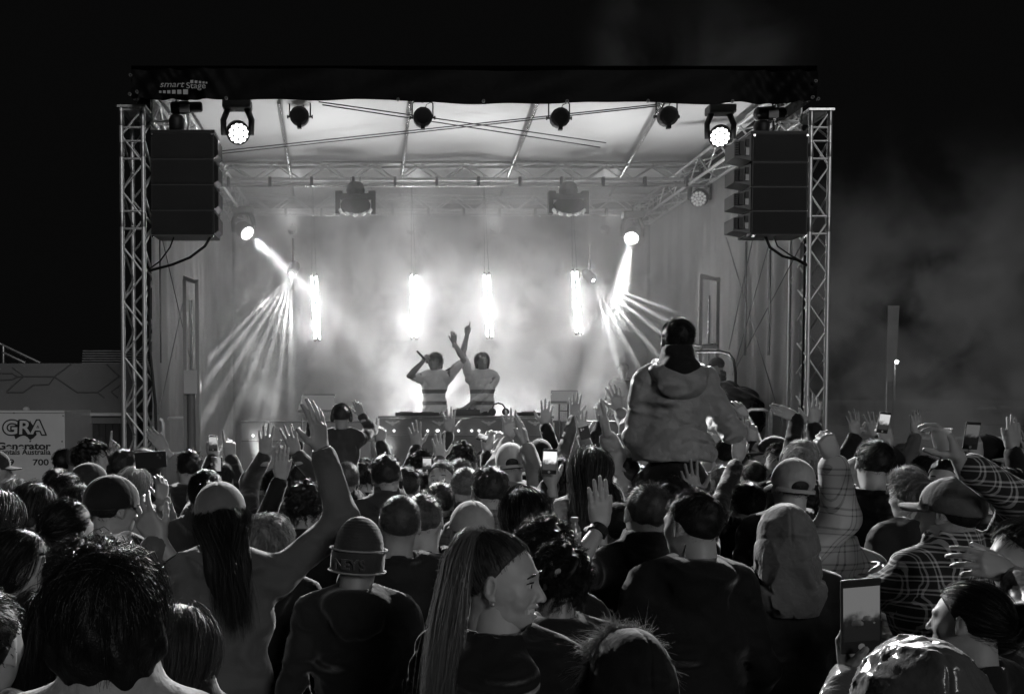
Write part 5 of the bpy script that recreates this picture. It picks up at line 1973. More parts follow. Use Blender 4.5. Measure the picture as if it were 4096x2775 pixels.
# ================================================================== people built one by one
# ---- smiling woman with a high ponytail
WL = 'smiling woman in profile with a long fair ponytail and pearl earring'
o, B, Hm, arms, fb = person(WL, 2003, 2122, 2.4, yaw=-114, byaw=-22, hair='swept', hc=.065, face='smile', skin=.44, style='crew', cloth=fabric('wool', .013, sheen=.3), near=True, eyes=True, group=G, gap=.008, vox=.010, nod=-3)
HWm = B @ Hm
v = Vol((-.24, -.26, 1.34), (.24, .18, 1.60), .009)
v.cap((0, -.035, 1.40), (0, -.030, 1.475), .128, .098, .03)
v.ell((0, -.115, 1.43), (.13, .06, .065), .03)
v.cap((0, -.030, 1.47), (0, -.020, 1.62), .080, .090, .010, op='sub')
cv_, cq_ = v.mesh()
link('hood', np_mesh('hood', xf(B, cv_), cq_), fabric('wool', .013, sheen=.3), o)
M_TEETH = mat('teeth', .75, .25)
MB().sheet(lambda u, v: HWm @ Vector(((u - .5) * .056, (.0875 - 12 * ((u - .5) * .056) ** 2), -.0555 - .0125 * v)), 12, 1).build('teeth', M_TEETH, o, smooth=True)
for s in (-1, 1):
    MB().tube([HWm @ Vector((s * .0175, .0850, .0085)), HWm @ Vector((s * .026, .0885, .0125)), HWm @ Vector((s * .036, .0855, .0125)), HWm @ Vector((s * .046, .0765, .0090))], [.0008, .0016, .0018, .0012], 6).build('eyelash', hair_mat(.012), o, smooth=True)
el = HWm @ Vector((.080, .004, -.040))
MB().lathe(el + Vector((0, -.003, -.009)), (0, 0, 1), [(0, .001), (.0022, .0045), (.0055, .006), (.009, .0045), (.011, .001)], 14).build('earring', mat('pearl', .7, .12, metal=.7), o, smooth=True)
tiep = W(1912, 2136, 2.40)
MB().lathe(tiep + Vector((.012, 0, -.014)), (-1, 0, .7), [(0, .014), (.005, .019), (.013, .019), (.018, .014)], 12).build('hair_tie', fabric('knit', .008), o)
r_ = np.random.default_rng(11)
cl = np.array([tuple(W(x, y, Y)) for x, y, Y in ((1915, 2138, 2.40), (1880, 2136, 2.39), (1848, 2180, 2.37), (1826, 2270, 2.35), (1804, 2400, 2.33), (1782, 2540, 2.31), (1762, 2680, 2.30), (1752, 2830, 2.30))])
hw = np.array((12, 24, 36, 48, 56, 60, 56, 40)) * 2.35 / F
ns = 4000
off = r_.normal(size=(ns, 3)) * np.array((.55, .55, .3))
off /= np.maximum(1, np.linalg.norm(off, axis=1) / 1.0)[:, None]
tt = np.linspace(0, 1, 8)
kk = 13
ts = np.linspace(0, 1, kk)
C = np.stack([np.interp(ts, tt, cl[:, i]) for i in range(3)], 1)
Wd = np.interp(ts, tt, hw)
S = C[None] + off[:, None, :] * Wd[None, :, None]
locks = r_.integers(0, 40, ns)
lo_ = r_.normal(size=(40, kk, 3)).cumsum(1) * .0032
S += lo_[locks] + r_.normal(size=(ns, kk, 3)).cumsum(1) * .0006
fly = r_.random(ns) < .03
S[fly] += (r_.normal(size=(fly.sum(), 1, 3)) * np.array((.02, .01, .008))) * (ts ** 1.5)[None, :, None]
# short flyaway hairs along the outer edge
nfly = 160
ti = r_.uniform(.12, .8, nfly)
root = np.stack([np.interp(ti, ts, C[:, i]) for i in range(3)], 1) + np.stack([-np.interp(ti, ts, Wd) * .8, np.zeros(nfly), np.zeros(nfly)], 1)
dirs = np.stack([-r_.uniform(.3, 1, nfly), r_.normal(size=nfly) * .3, -r_.uniform(.2, 1, nfly)], 1)
kf = np.linspace(0, 1, kk)[None, :, None]
S2 = root[:, None, :] + dirs[:, None, :] * kf * r_.uniform(.015, .035, (nfly, 1, 1)) + np.array((0, 0, .012)) * kf ** 2
V, Q = ribbons(np.concatenate([S, S2]), .00055, r_)
po = link('ponytail', np_mesh('ponytail', V, Q), mat('fair_hair', .17, .36, spec=.6, transl=.25), o)
MB().tube([Vector(c) for c in C], [float(w) * .62 for w in Wd], 10).build('ponytail_core', hair_mat(.055), po, smooth=True)

# ---- rider on shoulders
RL = 'person in a grey hooded jacket sitting high on someone\'s shoulders'
o, B, Hm, arms, fb = person(RL, 2703, 1270, 4.9, yaw=0, hair='short', hc=.010, skin=.30, style='bighood', size=.90, legs=False, cloth=fabric('nylon', .28, sheen=.1, rough=.5, bump=.7), girth=1.03, folds=.8, hem=.98, flare=.05, group=G, vox=.012, near=True, tilt=4,
                            L=A((2560, 1690, 5.15), 'relax', pole=(-.30, -.8, -.55), fat=1.15, palm=AWAY, f=(.6, .6, .1)), Rr=A((2842, 1685, 5.15), 'relax', pole=(.30, -.8, -.55), fat=1.15, palm=AWAY, f=(-.6, .6, .1)))
# the empty hood on the back and the dark collar inside it
v = Vol((-.30, -.34, 1.20), (.30, .20, 1.70), .010)
v.ell((0, -.095, 1.45), (.150, .075, .08), .02)
v.ell((0, -.125, 1.40), (.135, .045, .085), .03)
for s in (-1, 1):
    v.cap((s * .13, -.06, 1.47), (s * .09, .06, 1.52), .036, .026, .03)
v.ell((0, -.055, 1.56), (.110, .105, .12), .012, op='sub')
hv_, hq_ = v.mesh()
X_ = hv_
ho_ = link('jacket_hood', np_mesh('jacket_hood', xf(B, hv_), hq_), fabric('nylon', .28, sheen=.1, rough=.5, bump=.7), o)
v = Vol((-.2, -.24, 1.38), (.2, .14, 1.68), .010)
v.cap((0, -.045, 1.44), (0, -.035, 1.57), .125, .088, .03)
v.ell((0, -.12, 1.49), (.10, .055, .06), .03)
v.cap((0, -.035, 1.55), (0, -.03, 1.70), .070, .074, .006, op='sub')
cv_, cq_ = v.mesh()
link('hoodie_collar', np_mesh('hoodie_collar', xf(B, cv_), cq_), fabric('jersey', .010), o)
v = Vol((-.36, -.24, .30), (.36, .62, 1.05), .014)
v.ell((0, 0, .86), (.18, .15, .14))
for s in (-1, 1):
    v.chain([(s * .10, .02, .85), (s * .17, .38, .80), (s * .18, .42, .40)], (.10, .075, .055), .04)
v.cap((0, -.02, .88), (0, .0, .97), .14, .13, .04)
tv, tq = v.mesh()
tm = np_mesh('trousers', xf(B, tv) - np.array(o.location), tq)
to = bpy.data.objects.new('trousers', tm)
tm.materials.append(fabric('denim', .010))
col.objects.link(to)
to.parent = o
person('carrier hidden under the person in the grey hooded jacket', 2715, 1905, 5.05, hair='short', hc=.01, cloth=BK, group=G, L=A((2600, 2010, 5.2), 'fist'), Rr=A((2830, 2010, 5.2), 'fist'), girth=1.1)

# ---- child with headphones
o, B, Hm, arms, fb = person('child in headphones with bent raised arms on the bald man\'s shoulders', 1366, 1612, 6.3, hair='buzz', hc=.05, skin=.33, style='crew', size=.64, legs=False, cloth=fabric('cotton', .045), group=G, vox=.014,
                            L=A((1250, 1668, 6.35), 'fist', pole=(-.35, 1, -.3), palm=AWAY, f=(.1, 0, 1)), Rr=A((1446, 1662, 6.35), 'relax', pole=(.45, 1, -.3), palm=AWAY, f=(-.35, 0, 1)))
HWm = B @ Hm
hp = MB().tube([HWm @ Vector((.095 * math.sin(t), -.012, .02 + .112 * math.cos(t))) for t in np.linspace(-1.6, 1.6, 15)], .010 * .7, 8).build('headphones', mat('grey_gloss', .06, .2, coat=.5), o, smooth=True)
for s in (-1, 1):
    MB().lathe(HWm @ Vector((s * .074, -.008, -.008)), (s, 0, 0), [(0, .020), (.004, .034 * .8), (.022 * .8, .034 * .8), (.028 * .8, .020)], 16).build('ear_cup', mat('grey_gloss', .06, .2, coat=.5), hp, smooth=True)
tv = Vol((-.3, -.2, .3), (.3, .5, 1.05), .022)
tv.ell((0, 0, .86), (.15, .12, .13))
for s in (-1, 1):
    tv.chain([(s * .10, .02, .85), (s * .17, .36, .80), (s * .18, .38, .45)], (.085, .065, .05), .04)
q, w_ = tv.mesh()
tm = np_mesh('trousers', xf(B, q) - np.array(o.location), w_)
to = bpy.data.objects.new('trousers', tm)
tm.materials.append(fabric('denim', .02))
col.objects.link(to)
to.parent = o


# ---- performers on the stage
def vest_mat():
    m = mat('hi_vis_vest', .62, .7, bump=.3, bscale=20)
    nt = m.node_tree
    b = nt.nodes['Principled BSDF']
    tc = nt.nodes.new('ShaderNodeTexCoord')
    sx = nt.nodes.new('ShaderNodeSeparateXYZ')
    nt.links.new(tc.outputs['Object'], sx.inputs[0])
    cr = nt.nodes.new('ShaderNodeValToRGB')
    cr.color_ramp.interpolation = 'CONSTANT'
    e = cr.color_ramp.elements
    e[0].position, e[0].color = 0, (.6, .6, .6, 1)
    e[1].position, e[1].color = 1, (.6, .6, .6, 1)
    for pos, c in ((1.05, .10), (1.105, .6), (1.215, .10), (1.27, .6)):
        x = e.new(pos / 1.75)
        x.color = (c, c, c, 1)
    d = nt.nodes.new('ShaderNodeMath')
    d.operation = 'DIVIDE'
    d.inputs[1].default_value = 1.75
    nt.links.new(sx.outputs[2], d.inputs[0])
    nt.links.new(d.outputs[0], cr.inputs[0])
    nt.links.new(cr.outputs[0], b.inputs['Base Color'])
    return m


VEST = vest_mat()
o, B, Hm, arms, fb = person('performer in a striped pale vest singing into a microphone, arm raised', 1738, 1410, 14.2, yaw=155, byaw=176, nod=12, hair='mop', hc=.04, skin=.2, style='crew', cloth=VEST, lift=ZD, group='performers on stage', eyes=False, vox=.014, folds=1.3,
                            Rr=A((1692, 1446, 13.95), 'grip', f=(.5, .2, .6), palm=(.3, .6, 0), sleeve=0, pole=(1, .3, -.9)), L=A((1816, 1372, 14.2), 'relax', f=(-.05, 0, 1), palm=CAM, sleeve=0, pole=(-1, 0, -.4)))
o, B, Hm, arms, fb = person('performer with long curly hair and striped pale vest, finger pointing up', 1930, 1408, 14.3, yaw=182, byaw=178, hair='longwave', hc=.03, skin=.2, style='crew', cloth=VEST, lift=ZD, group='performers on stage', vox=.014, folds=1.3, face='man',
                            Rr=A((1868, 1338, 14.3), 'point', f=(.04, 0, 1), palm=CAM, sleeve=0, pole=(1, 0, -.3)), L=A((1862, 1630, 13.75), 'relax', f=(-.7, -.3, -.2), palm=(0, 0, -1), sleeve=.5, pole=(-1, .3, -.3)))
person('operator in a dark cap and jacket working beside the right wall', 2868, 1428, 13.3, yaw=75, byaw=60, nod=-14, hair='short', hc=.02, skin=.42, style='collar', cloth=fabric('nylon', .05), hat='cap', hatm=fabric('twill', .04), lift=ZD, group='stage crew', L=A((2790, 1560, 13.0), 'grip'))
person('faint crew member standing in the smoke left of the operator', 2492, 1450, 15.6, yaw=160, byaw=170, hair='short', hc=.03, cloth=DK, lift=ZD, group='stage crew')
mc = W(1700, 1437, 13.85)
md = Vector((-.55, -.25, .55)).normalized()
mo = empty('microphone', mc, 'dark handheld microphone in the singing performer\'s hand', 'microphone')
MB().lathe(mc - md * .02, md, [(0, .014), (.02, .017), (.17, .013), (.19, .010)], 10).build('handle', M_BLACK, mo, smooth=True)
MB().lathe(mc - md * .02, -md, [(0, .018), (.01, .025), (.03, .026), (.045, .018), (.05, .002)], 10).build('mesh_head', M_GREY, mo, smooth=True)

# ================================================================== stage furniture
M_SKIRT = mat('desk_skirt', .2, .6, var=.15, vscale=2)
M_SKIRTP = mat('pale_skirt', .42, .6, var=.1, vscale=2)
M_DOT = mat('led_dot', .8, .3, emit=3.0)


def bird(cxp, cyp, Y, k, parent):
    pts = [(-66, 18), (-52, 24), (-30, 14), (-12, 8), (-4, 16), (4, 17), (10, 9), (30, 14), (52, 24), (66, 18), (52, 8), (40, 2), (28, -6), (14, -8), (16, -22), (8, -16), (2, -26), (-4, -16), (-12, -20), (-12, -8), (-28, -6), (-40, 2), (-52, 8)]
    p = W(cxp, cyp, Y)
    s = k * Y / F
    MB().prism([(p.x + a * s, p.y, p.z + b * s) for a, b in pts], (0, .004, 0)).build('bird_emblem', M_LOGO, parent)


def desk(x0, x1, ytop, Y, dep, m, birds, dots, label, name='performance_desk'):
    a, b = W(x0, ytop, Y), W(x1, ytop, Y)
    t = empty(name, ((a.x + b.x) / 2, Y, ZD), label, 'desk')
    MB().box((a.x, Y, ZD + .004), (b.x, Y + .03, a.z - .03)).build('front_skirt', m, t)
    for x in (a.x, b.x - .03):
        MB().box((x, Y + .034, ZD + .004), (x + .03, Y + dep, a.z - .03)).build('end_skirt', m, t)
    MB().box((a.x - .02, Y - .02, a.z - .026), (b.x + .02, Y + dep + .02, a.z)).build('desk_top', M_SKIRT, t, bevel=.005)
    zr = W(1517, ytop + 78, Y).z
    bar('rail_strip', (a.x, Y - .012, zr), (b.x, Y - .012, zr), .007, M_GREY, t)
    for x in birds:
        bird(x, ytop + 28, Y - .008, .46, t)
    for x in dots:
        p = W(x, ytop + 58, Y - .02)
        MB().lathe(p, (0, -1, 0), [(0, .016), (.006, .014), (.012, .002)], 10).build('led', M_DOT, t, smooth=True)
    return t


desk(1518, 2210, 1664, 13.4, .7, M_SKIRT, (1570, 1757, 1955, 2140), (1540, 1576, 1711, 1748, 1753, 1834, 1887, 1916, 2055), 'long performance desk with pale bird emblems and LED dots')
desk(966, 1482, 1684, 13.2, .6, M_SKIRTP, (1120, 1370), (1080, 1155, 1012), 'pale draped table left of the performance desk', 'side_table')
desk(2250, 2560, 1684, 13.2, .6, M_SKIRT, (2371,), (2349, 2530), 'draped table right of the performance desk', 'side_table')
zt_ = W(1517, 1664, 13.6).z
for x, w_, h_, l in ((1625, .30, .05, 'flat media player on the desk before the singer'), (1710, .30, .05, 'flat media player on the desk beside the singer'), (2110, .30, .05, 'flat media player at the clear end of the desk')):
    p = W(x, 1660, 13.75)
    t = empty('media_player', (p.x, 13.75, zt_), l, 'player', 'media players on the desk')
    MB().box((p.x - w_ / 2, 13.55, zt_ + .004), (p.x + w_ / 2, 13.95, zt_ + h_)).build('body', M_BLACK, t, bevel=.008)
    MB().lathe((p.x, 13.72, zt_ + h_ + .001), (0, 0, 1), [(0, .09), (.012, .09), (.014, .07)], 20).build('jog_wheel', M_GREY, t)
p = W(1865, 1660, 13.75)
t = empty('mixer', (p.x, 13.75, zt_), 'mixer with knobs between the media players', 'mixer')
MB().box((p.x - .17, 13.55, zt_ + .004), (p.x + .17, 13.95, zt_ + .09)).build('body', M_BLACK, t, bevel=.008)
for i in range(4):
    for j in range(3):
        MB().lathe((p.x - .12 + i * .08, 13.62 + j * .1, zt_ + .091), (0, 0, 1), [(0, .012), (.02, .010)], 8).build('knob', M_GREY, t)
p = W(1995, 1640, 13.6)
t = empty('headphones', (p.x, 13.6, zt_), 'black headphones lying on the performance desk', 'headphones')
for s in (-.09, .09):
    MB().lathe((p.x + s, 13.55, zt_ + .06), (0, 1, 0), [(0, .03), (.01, .05), (.04, .05), (.05, .03)], 14).build('ear_cup', M_BLACK, t, smooth=True)
MB().tube([(p.x - .09, 13.6, zt_ + .10), (p.x - .06, 13.65, zt_ + .16), (p.x, 13.68, zt_ + .18), (p.x + .06, 13.65, zt_ + .16), (p.x + .09, 13.6, zt_ + .10)], .01, 8).build('headband', M_BLACK, t)


def monitor(x0, x1, y0, y1, Y, label):
    a, b = W(x0, y0, Y), W(x1, y1, Y)
    t = empty('stage_monitor', ((a.x + b.x) / 2, Y, ZD), label, 'monitor', 'tilted monitors on stands')
    k = (b.x - a.x)
    MB().prism([(a.x + k * .1, Y + .2, a.z), (b.x, Y + .2, a.z), (b.x - k * .04, Y, b.z), (a.x, Y, b.z)], (0, .02, -.03)).build('screen', mat('pale_screen', .55, .25), t)
    MB().tube([(a.x + k * .1, Y + .2, a.z), (b.x, Y + .2, a.z), (b.x - k * .04, Y, b.z), (a.x, Y, b.z), (a.x + k * .1, Y + .2, a.z)], .009, 6).build('rim', M_STEEL, t)
    for s in (.35, .65):
        bar('stand_post', (a.x + k * s, Y + .14, ZD), (a.x + k * s, Y + .14, b.z + .02), .012, M_GREY, t)
    for i in range(4):
        z = ZD + (b.z - ZD) * (.35 + .18 * i)
        bar('rung', (a.x + k * .35, Y + .14, z), (a.x + k * .65, Y + .14, z), .008, M_GREY, t)


monitor(1192, 1338, 1578, 1640, 12.9, 'tilted pale monitor on a stand by the child in headphones')
monitor(2204, 2322, 1562, 1606, 13.1, 'tilted monitor on a ladder stand at the end of the desk')


# ---- LED video panels behind the performers
def led_mat():
    m = bpy.data.materials.new('led_panel')
    m.use_nodes = True
    nt = m.node_tree
    b = nt.nodes['Principled BSDF']
    b.inputs['Base Color'].default_value = (.02, .02, .02, 1)
    geo = nt.nodes.new('ShaderNodeNewGeometry')
    sx = nt.nodes.new('ShaderNodeSeparateXYZ')
    nt.links.new(geo.outputs['Position'], sx.inputs[0])

    def mth(op, *q):
        n = nt.nodes.new('ShaderNodeMath')
        n.operation = op
        for i, x in enumerate(q):
            if isinstance(x, (int, float)):
                n.inputs[i].default_value = x
            else:
                nt.links.new(x, n.inputs[i])
        return n.outputs[0]
    c1, c2 = W(1455, 1525, 17.7), W(2095, 1525, 17.7)
    tot = None
    for c in (c1, c2):
        dx = mth('SUBTRACT', sx.outputs[0], c.x)
        dz = mth('SUBTRACT', sx.outputs[2], c.z)
        an = mth('ARCTAN2', dz, dx)
        rr = mth('SQRT', mth('ADD', mth('MULTIPLY', dx, dx), mth('MULTIPLY', dz, dz)))
        pet = mth('GREATER_THAN', mth('COSINE', mth('MULTIPLY', mth('ADD', an, .55), 6.0)), .1)
        pet = mth('MULTIPLY', pet, mth('LESS_THAN', rr, 1.05))
        pet = mth('MULTIPLY', pet, mth('GREATER_THAN', rr, .14))
        tot = pet if tot is None else mth('ADD', tot, pet)
    for ax in (0, 2):
        fr = mth('FRACT', mth('MULTIPLY', sx.outputs[ax], 26.0))
        tot = mth('MULTIPLY', tot, mth('GREATER_THAN', fr, .28))
    b.inputs['Emission Color'].default_value = (1, 1, 1, 1)
    nt.links.new(mth('MULTIPLY', tot, .25), b.inputs['Emission Strength'])
    return m


M_LED = led_mat()
vw = empty('video_wall', (1.2, 17.7, ZD), 'LED video panels glowing with petal shapes behind the performers', 'video wall')
x0, x1 = W(1230, 1500, 17.7).x, W(2330, 1500, 17.7).x
nx = 10
for i in range(nx):
    for j in range(4):
        a = x0 + (x1 - x0) / nx * i
        z = ZD + .2 + j * .5
        MB().box((a + .003, 17.70, z + .003), (a + (x1 - x0) / nx - .003, 17.78, z + .497)).build('panel', M_LED, vw)


# ---- lifting masts and railings at the sides
def mast(px0, px1, y0, y1, sd, label):
    xw = XL + .32 if sd < 0 else XR - .35
    pm = (px0 + px1) / 2
    Y = xw * F / (pm - CX)
    a, b = W(pm, y0, Y), W(pm, y1, Y)
    w = abs(px1 - px0) * Y / F
    t = empty('lifting_mast', (xw, Y, ZD), label, 'mast', 'lifting masts')
    for s in (-1, 1):
        MB().box((xw + s * w * .38 - .022, Y - .03, ZD + .003), (xw + s * w * .38 + .022, Y + .05, a.z)).build('post', M_CURT, t)
    bar('piston_rod', (xw, Y - .02, b.z - .1), (xw, Y - .02, a.z - .25), .018, M_STEEL, t)
    MB().lathe((xw, Y - .02, ZD + .05), (0, 0, 1), [(0, .05), (b.z - ZD - .1, .05), (b.z - ZD - .08, .03)], 12).build('cylinder', M_GREY, t)
    MB().prism([(xw - w * .46, Y - .04, a.z), (xw - w * .42, Y - .04, a.z + .05), (xw + w * .46, Y - .04, a.z - .02), (xw + w * .46, Y - .04, a.z - .06)], (0, .06, 0)).build('head_bracket', M_CURT, t)
    MB().box((xw - .08, Y - .10, b.z - .17), (xw + .08, Y - .075, b.z + .12)).build('label_plate', M_WHITE, t)


mast(735, 800, 1120, 1520, -1, 'lifting mast with piston rod by the left stage wall')
mast(2785, 2875, 1110, 1480, 1, 'lifting mast with piston rod by the right stage wall')


def rail(x0, x1, yt, Y, label):
    a, b = W(x0, yt, Y), W(x1, yt, Y)
    t = empty('railing', ((a.x + b.x) / 2, Y, ZD), label, 'railing', 'tubular stage railings')
    r = .06
    pts = [(a.x, Y, ZD + .003), (a.x, Y, a.z - r), (a.x + r * .3, Y, a.z - r * .3), (a.x + r, Y, a.z), (b.x - r, Y, a.z), (b.x - r * .3, Y, a.z - r * .3), (b.x, Y, a.z - r), (b.x, Y, ZD + .003)]
    MB().tube(pts, .024, 10).build('frame_tube', M_ALU, t, smooth=True)
    bar('mid_rail', (a.x, Y, ZD + .45), (b.x, Y, ZD + .45), .018, M_ALU, t)


rail(606, 652, 1674, 12.1, 'narrow tubular railing at the foot of the left tower')
rail(660, 760, 1672, 12.4, 'wider tubular railing by the left stage wall')
rail(2985, 3072, 1638, 12.2, 'tubular railing beside the draped bags')
rail(3082, 3192, 1636, 12.1, 'tubular railing at the foot of the right tower')
# boom arm with clamped gear
Yb = 12.6
t = empty('boom_stand', W(2935, 1700, Yb), 'curved dark boom stand with clamped gear above the operator', 'stand')
bp_ = [W(2782, 1406, Yb), W(2880, 1406, Yb), W(2915, 1414, Yb), W(2935, 1440, Yb), W(2942, 1490, Yb), W(2944, 1700, Yb)]
bp_.append(Vector((bp_[-1].x, Yb, ZD)))
MB().tube(bp_, .018, 8).build('boom', M_BLACK, t, smooth=True)
p = W(2838, 1388, Yb)
MB().box((p.x - .10, Yb - .04, p.z - .03), (p.x + .10, Yb + .04, p.z + .03)).build('clamp_body', M_BLACK, t, bevel=.01)
MB().tube([W(2768, 1376, Yb), W(2800, 1385, Yb), W(2850, 1378, Yb), W(2868, 1395, Yb)], .012, 6).build('clamp_arm', M_BLACK, t)
MB().tube([W(2800, 1402, Yb), W(2815, 1380, Yb), W(2860, 1372, Yb), W(2870, 1390, Yb)], .009, 6).build('knuckle', M_GREY, t)
# draped bags, umbrella, flight case
v = Vol((-.5, -.3, -.6), (.5, .4, .6), .02)
for c_, r0 in (((-.2, 0, .25), (.22, .2, .2)), ((.05, 0, .1), (.26, .22, .26)), ((.2, .02, -.08), (.2, .2, .3)), ((-.05, 0, -.25), (.3, .22, .25))):
    v.ell(c_, r0, .06)
X, Yg, Z = v.grid()
v.a += (.012 * np.sin(31 * X + 22 * Z + 3 * np.sin(17 * Yg)) + .008 * np.sin(60 * Z + 30 * X)).astype(np.float32)
p = W(2940, 1600, 12.7)
vv, qq = v.mesh()
bg = link('draped_bag', np_mesh('draped_bag', vv * .85 + np.array(p) + np.array((.05, 0, -.14)), qq), fabric('nylon', .05, sheen=.2, rough=.5))
tag(bg, 'dark jackets and bags heaped behind the grey-jacketed rider', 'bag')
p = W(2905, 1672, 12.7)
fc = empty('flight_case', (p.x, 12.7, ZD), 'pale flight case under the heaped bags', 'case')
MB().box((p.x - .24, 12.5, ZD + .004), (p.x + .24, 12.95, p.z - .02)).build('case_body', M_SKIRTP, fc, bevel=.01)
MB().box((p.x - .25, 12.49, p.z - .016), (p.x + .25, 12.96, p.z + .02)).build('lid', M_GREY, fc, bevel=.006)
um = MB().tube([W(3030, 1632, 12.5), W(3034, 1612, 12.5), W(3024, 1602, 12.5), W(3012, 1606, 12.5), W(3004, 1624, 12.5), W(2985, 1720, 12.6)], .011, 8).build('umbrella_handle', M_BLACK, smooth=True)
um.name = 'umbrella'
tag(um, 'hooked dark umbrella handle sticking out of the bags', 'umbrella')
for (px, py, w_, h_, Y, tl), l in zip(((3108, 1592, .085, .19, 12.9, .35), (3180, 1572, .11, .2, 12.7, .5)), ('narrow pale oval disc standing for a light patch by the right wall', 'wide pale oval disc standing for a light patch by the right wall')):  # patches of light on the side curtain, modelled as pale discs
    c = W(px, py, Y)
    pts = []
    for k in range(24):
        an = k * math.pi / 12
        u, w2 = math.cos(an) * w_, math.sin(an) * h_
        pts.append((c.x + u * math.cos(tl) + w2 * math.sin(tl) * -1, Y, c.z - u * math.sin(tl) + w2 * math.cos(tl)))
    rf = MB().prism(pts, (0, .015, 0)).build('light_patch_disc', M_WHITE)
    tag(rf, l, 'reflector', 'oval light patches')

# ================================================================== things held up by the crowd
M_SCREEN = {}


def screen_mat(k):
    nm = 'phone_screen_%.2f' % k
    if nm in MATS:
        return MATS[nm]
    m = mat(nm, .02, .15)
    nt = m.node_tree
    b = nt.nodes['Principled BSDF']
    tc = nt.nodes.new('ShaderNodeTexCoord')
    n = nt.nodes.new('ShaderNodeTexNoise')      # a bright hazy stage over dark heads
    n.inputs['Scale'].default_value = 60
    n.inputs['Detail'].default_value = 2
    sx = nt.nodes.new('ShaderNodeSeparateXYZ')
    ma = nt.nodes.new('ShaderNodeMath')
    ma.operation = 'MULTIPLY_ADD'
    ma.inputs[1].default_value = .05
    mr = nt.nodes.new('ShaderNodeMapRange')
    mr.interpolation_type = 'SMOOTHSTEP'
    mr.inputs['From Min'].default_value = .010
    mr.inputs['From Max'].default_value = .040
    mr.inputs['To Min'].default_value = .05 * k
    mr.inputs['To Max'].default_value = k
    nt.links.new(tc.outputs['Object'], n.inputs['Vector'])
    nt.links.new(tc.outputs['Object'], sx.inputs[0])
    nt.links.new(n.outputs['Fac'], ma.inputs[0])
    nt.links.new(sx.outputs[2], ma.inputs[2])
    nt.links.new(ma.outputs[0], mr.inputs['Value'])
    b.inputs['Emission Color'].default_value = (1, 1, 1, 1)
    nt.links.new(mr.outputs[0], b.inputs['Emission Strength'])
    return m


def phone(px, py, Y, w, h, k, label, roll=0, back=False, yaw=0):
    c = W(px, py, Y)
    t = empty('phone', (0, 0, 0), label, 'phone', 'phones held up')
    MB().box((-w / 2, -.004, -h / 2), (w / 2, .004, h / 2)).build('case', M_BLACK, t, bevel=.003)
    if back:
        for i, (a, b) in enumerate(((-.25, .36), (-.25, .24), (-.05, .30))):
            MB().lathe((a * w, -.0042, b * h), (0, -1, 0), [(0, .007), (.002, .006)], 10).build('camera_lens', M_STEEL, t)
    else:
        MB().box((-w * .46, -.0052, -h * .33), (w * .46, -.0045, h * .40)).build('screen', screen_mat(k), t)
        MB().box((-w * .46, -.0050, h * .405), (w * .46, -.0045, h * .47)).build('status_bar', M_BLACK, t)
        MB().lathe((0, -.0046, -h * .41), (0, -1, 0), [(0, w * .09), (.0006, w * .08)], 12).build('shutter_button', M_LOGO, t)
    t.location = c
    t.rotation_euler = (R(8), R(roll), R(yaw))
    return t


phone(852, 1772, 6.05, 0.052, 0.096, .5, 'small lit phone held upright near the pale draped table')
phone(866, 1856, 5.76, 0.085, 0.068, .35, 'phone held sideways above the dark ponytail', roll=90)
phone(604, 1838, 5.14, 0.085, 0.169, .12, 'dark phone held flat before the fair profile man', roll=86, back=True)
phone(2198, 1845, 4.46, 0.066, 0.115, 1.0, 'brightest phone screen, held before the dark-haired head', roll=2)
phone(1708, 1856, 5.71, 0.052, 0.085, .6, 'small pale phone screen beside the man looking back')
phone(1930, 1748, 6.27, 0.068, 0.051, .8, 'compact camera held in two hands before the desk', roll=20)
phone(2338, 1730, 6.44, 0.068, 0.085, .1, 'phone seen from its back below the spread hands', roll=-15, back=True)
phone(3534, 1690, 5.25, 0.059, 0.111, .6, 'lit phone held high beside the spread hand', roll=6)
phone(3886, 1742, 5.48, 0.081, 0.153, .10, 'black phone held high near the right picture edge', roll=3)
phone(3442, 2462, 2.20, 0.088, 0.172, .13, 'large phone held low in front of the tartan shirt', roll=-5)
# fingers round the big phone belong to the hooded person; cup in the tartan man's hand
cp = W(3768, 1760, 3.33)
cu = MB()
ax = Vector((-.12, 0, 1)).normalized()
for r0, r1, h0, h1 in ((.024, .033, -.035, .035),):
    cu.lathe(cp, ax, [(-.035, .001), (-.035, .024), (.033, .0325), (.035, .035), (.037, .034), (.035, .031), (-.03, .0225), (-.031, .001)], 24)
cu = cu.build('plastic_cup', mat('clear_plastic', .9, .2, transl=.3), smooth=True)
tag(cu, 'pale plastic cup held up by the man in tartan', 'cup')
bt = empty('drink_bottle', W(2298, 2180, 3.3), 'small clear drink bottle with a label below the pale raised hand', 'bottle')
p = W(2298, 2190, 3.3)
MB().lathe(p, (0, 0, 1), [(0, .018), (.005, .021), (.03, .0215), (.034, .020), (.06, .021), (.075, .013), (.083, .011), (.09, .011)], 18).build('body', mat('clear_bottle', .25, .08, coat=.6, spec=.8), bt, smooth=True)
MB().lathe(p + Vector((0, 0, .032)), (0, 0, 1), [(0, .0218), (.022, .0218)], 18).build('paper_label', M_WHITE, bt, smooth=True)
MB().lathe(p + Vector((0, 0, .088)), (0, 0, 1), [(0, .0125), (.014, .0125)], 14).build('bottle_cap', M_GREY, bt)

# ---- worn details
M_BAND = mat('white_band', .65, .6)


def worn(lab, which, t, r, w, m, name):
    o, B, Hm, arms, fb = PEOPLE[lab]
    return band(o, B, fb[which], t, r, w, m, name)


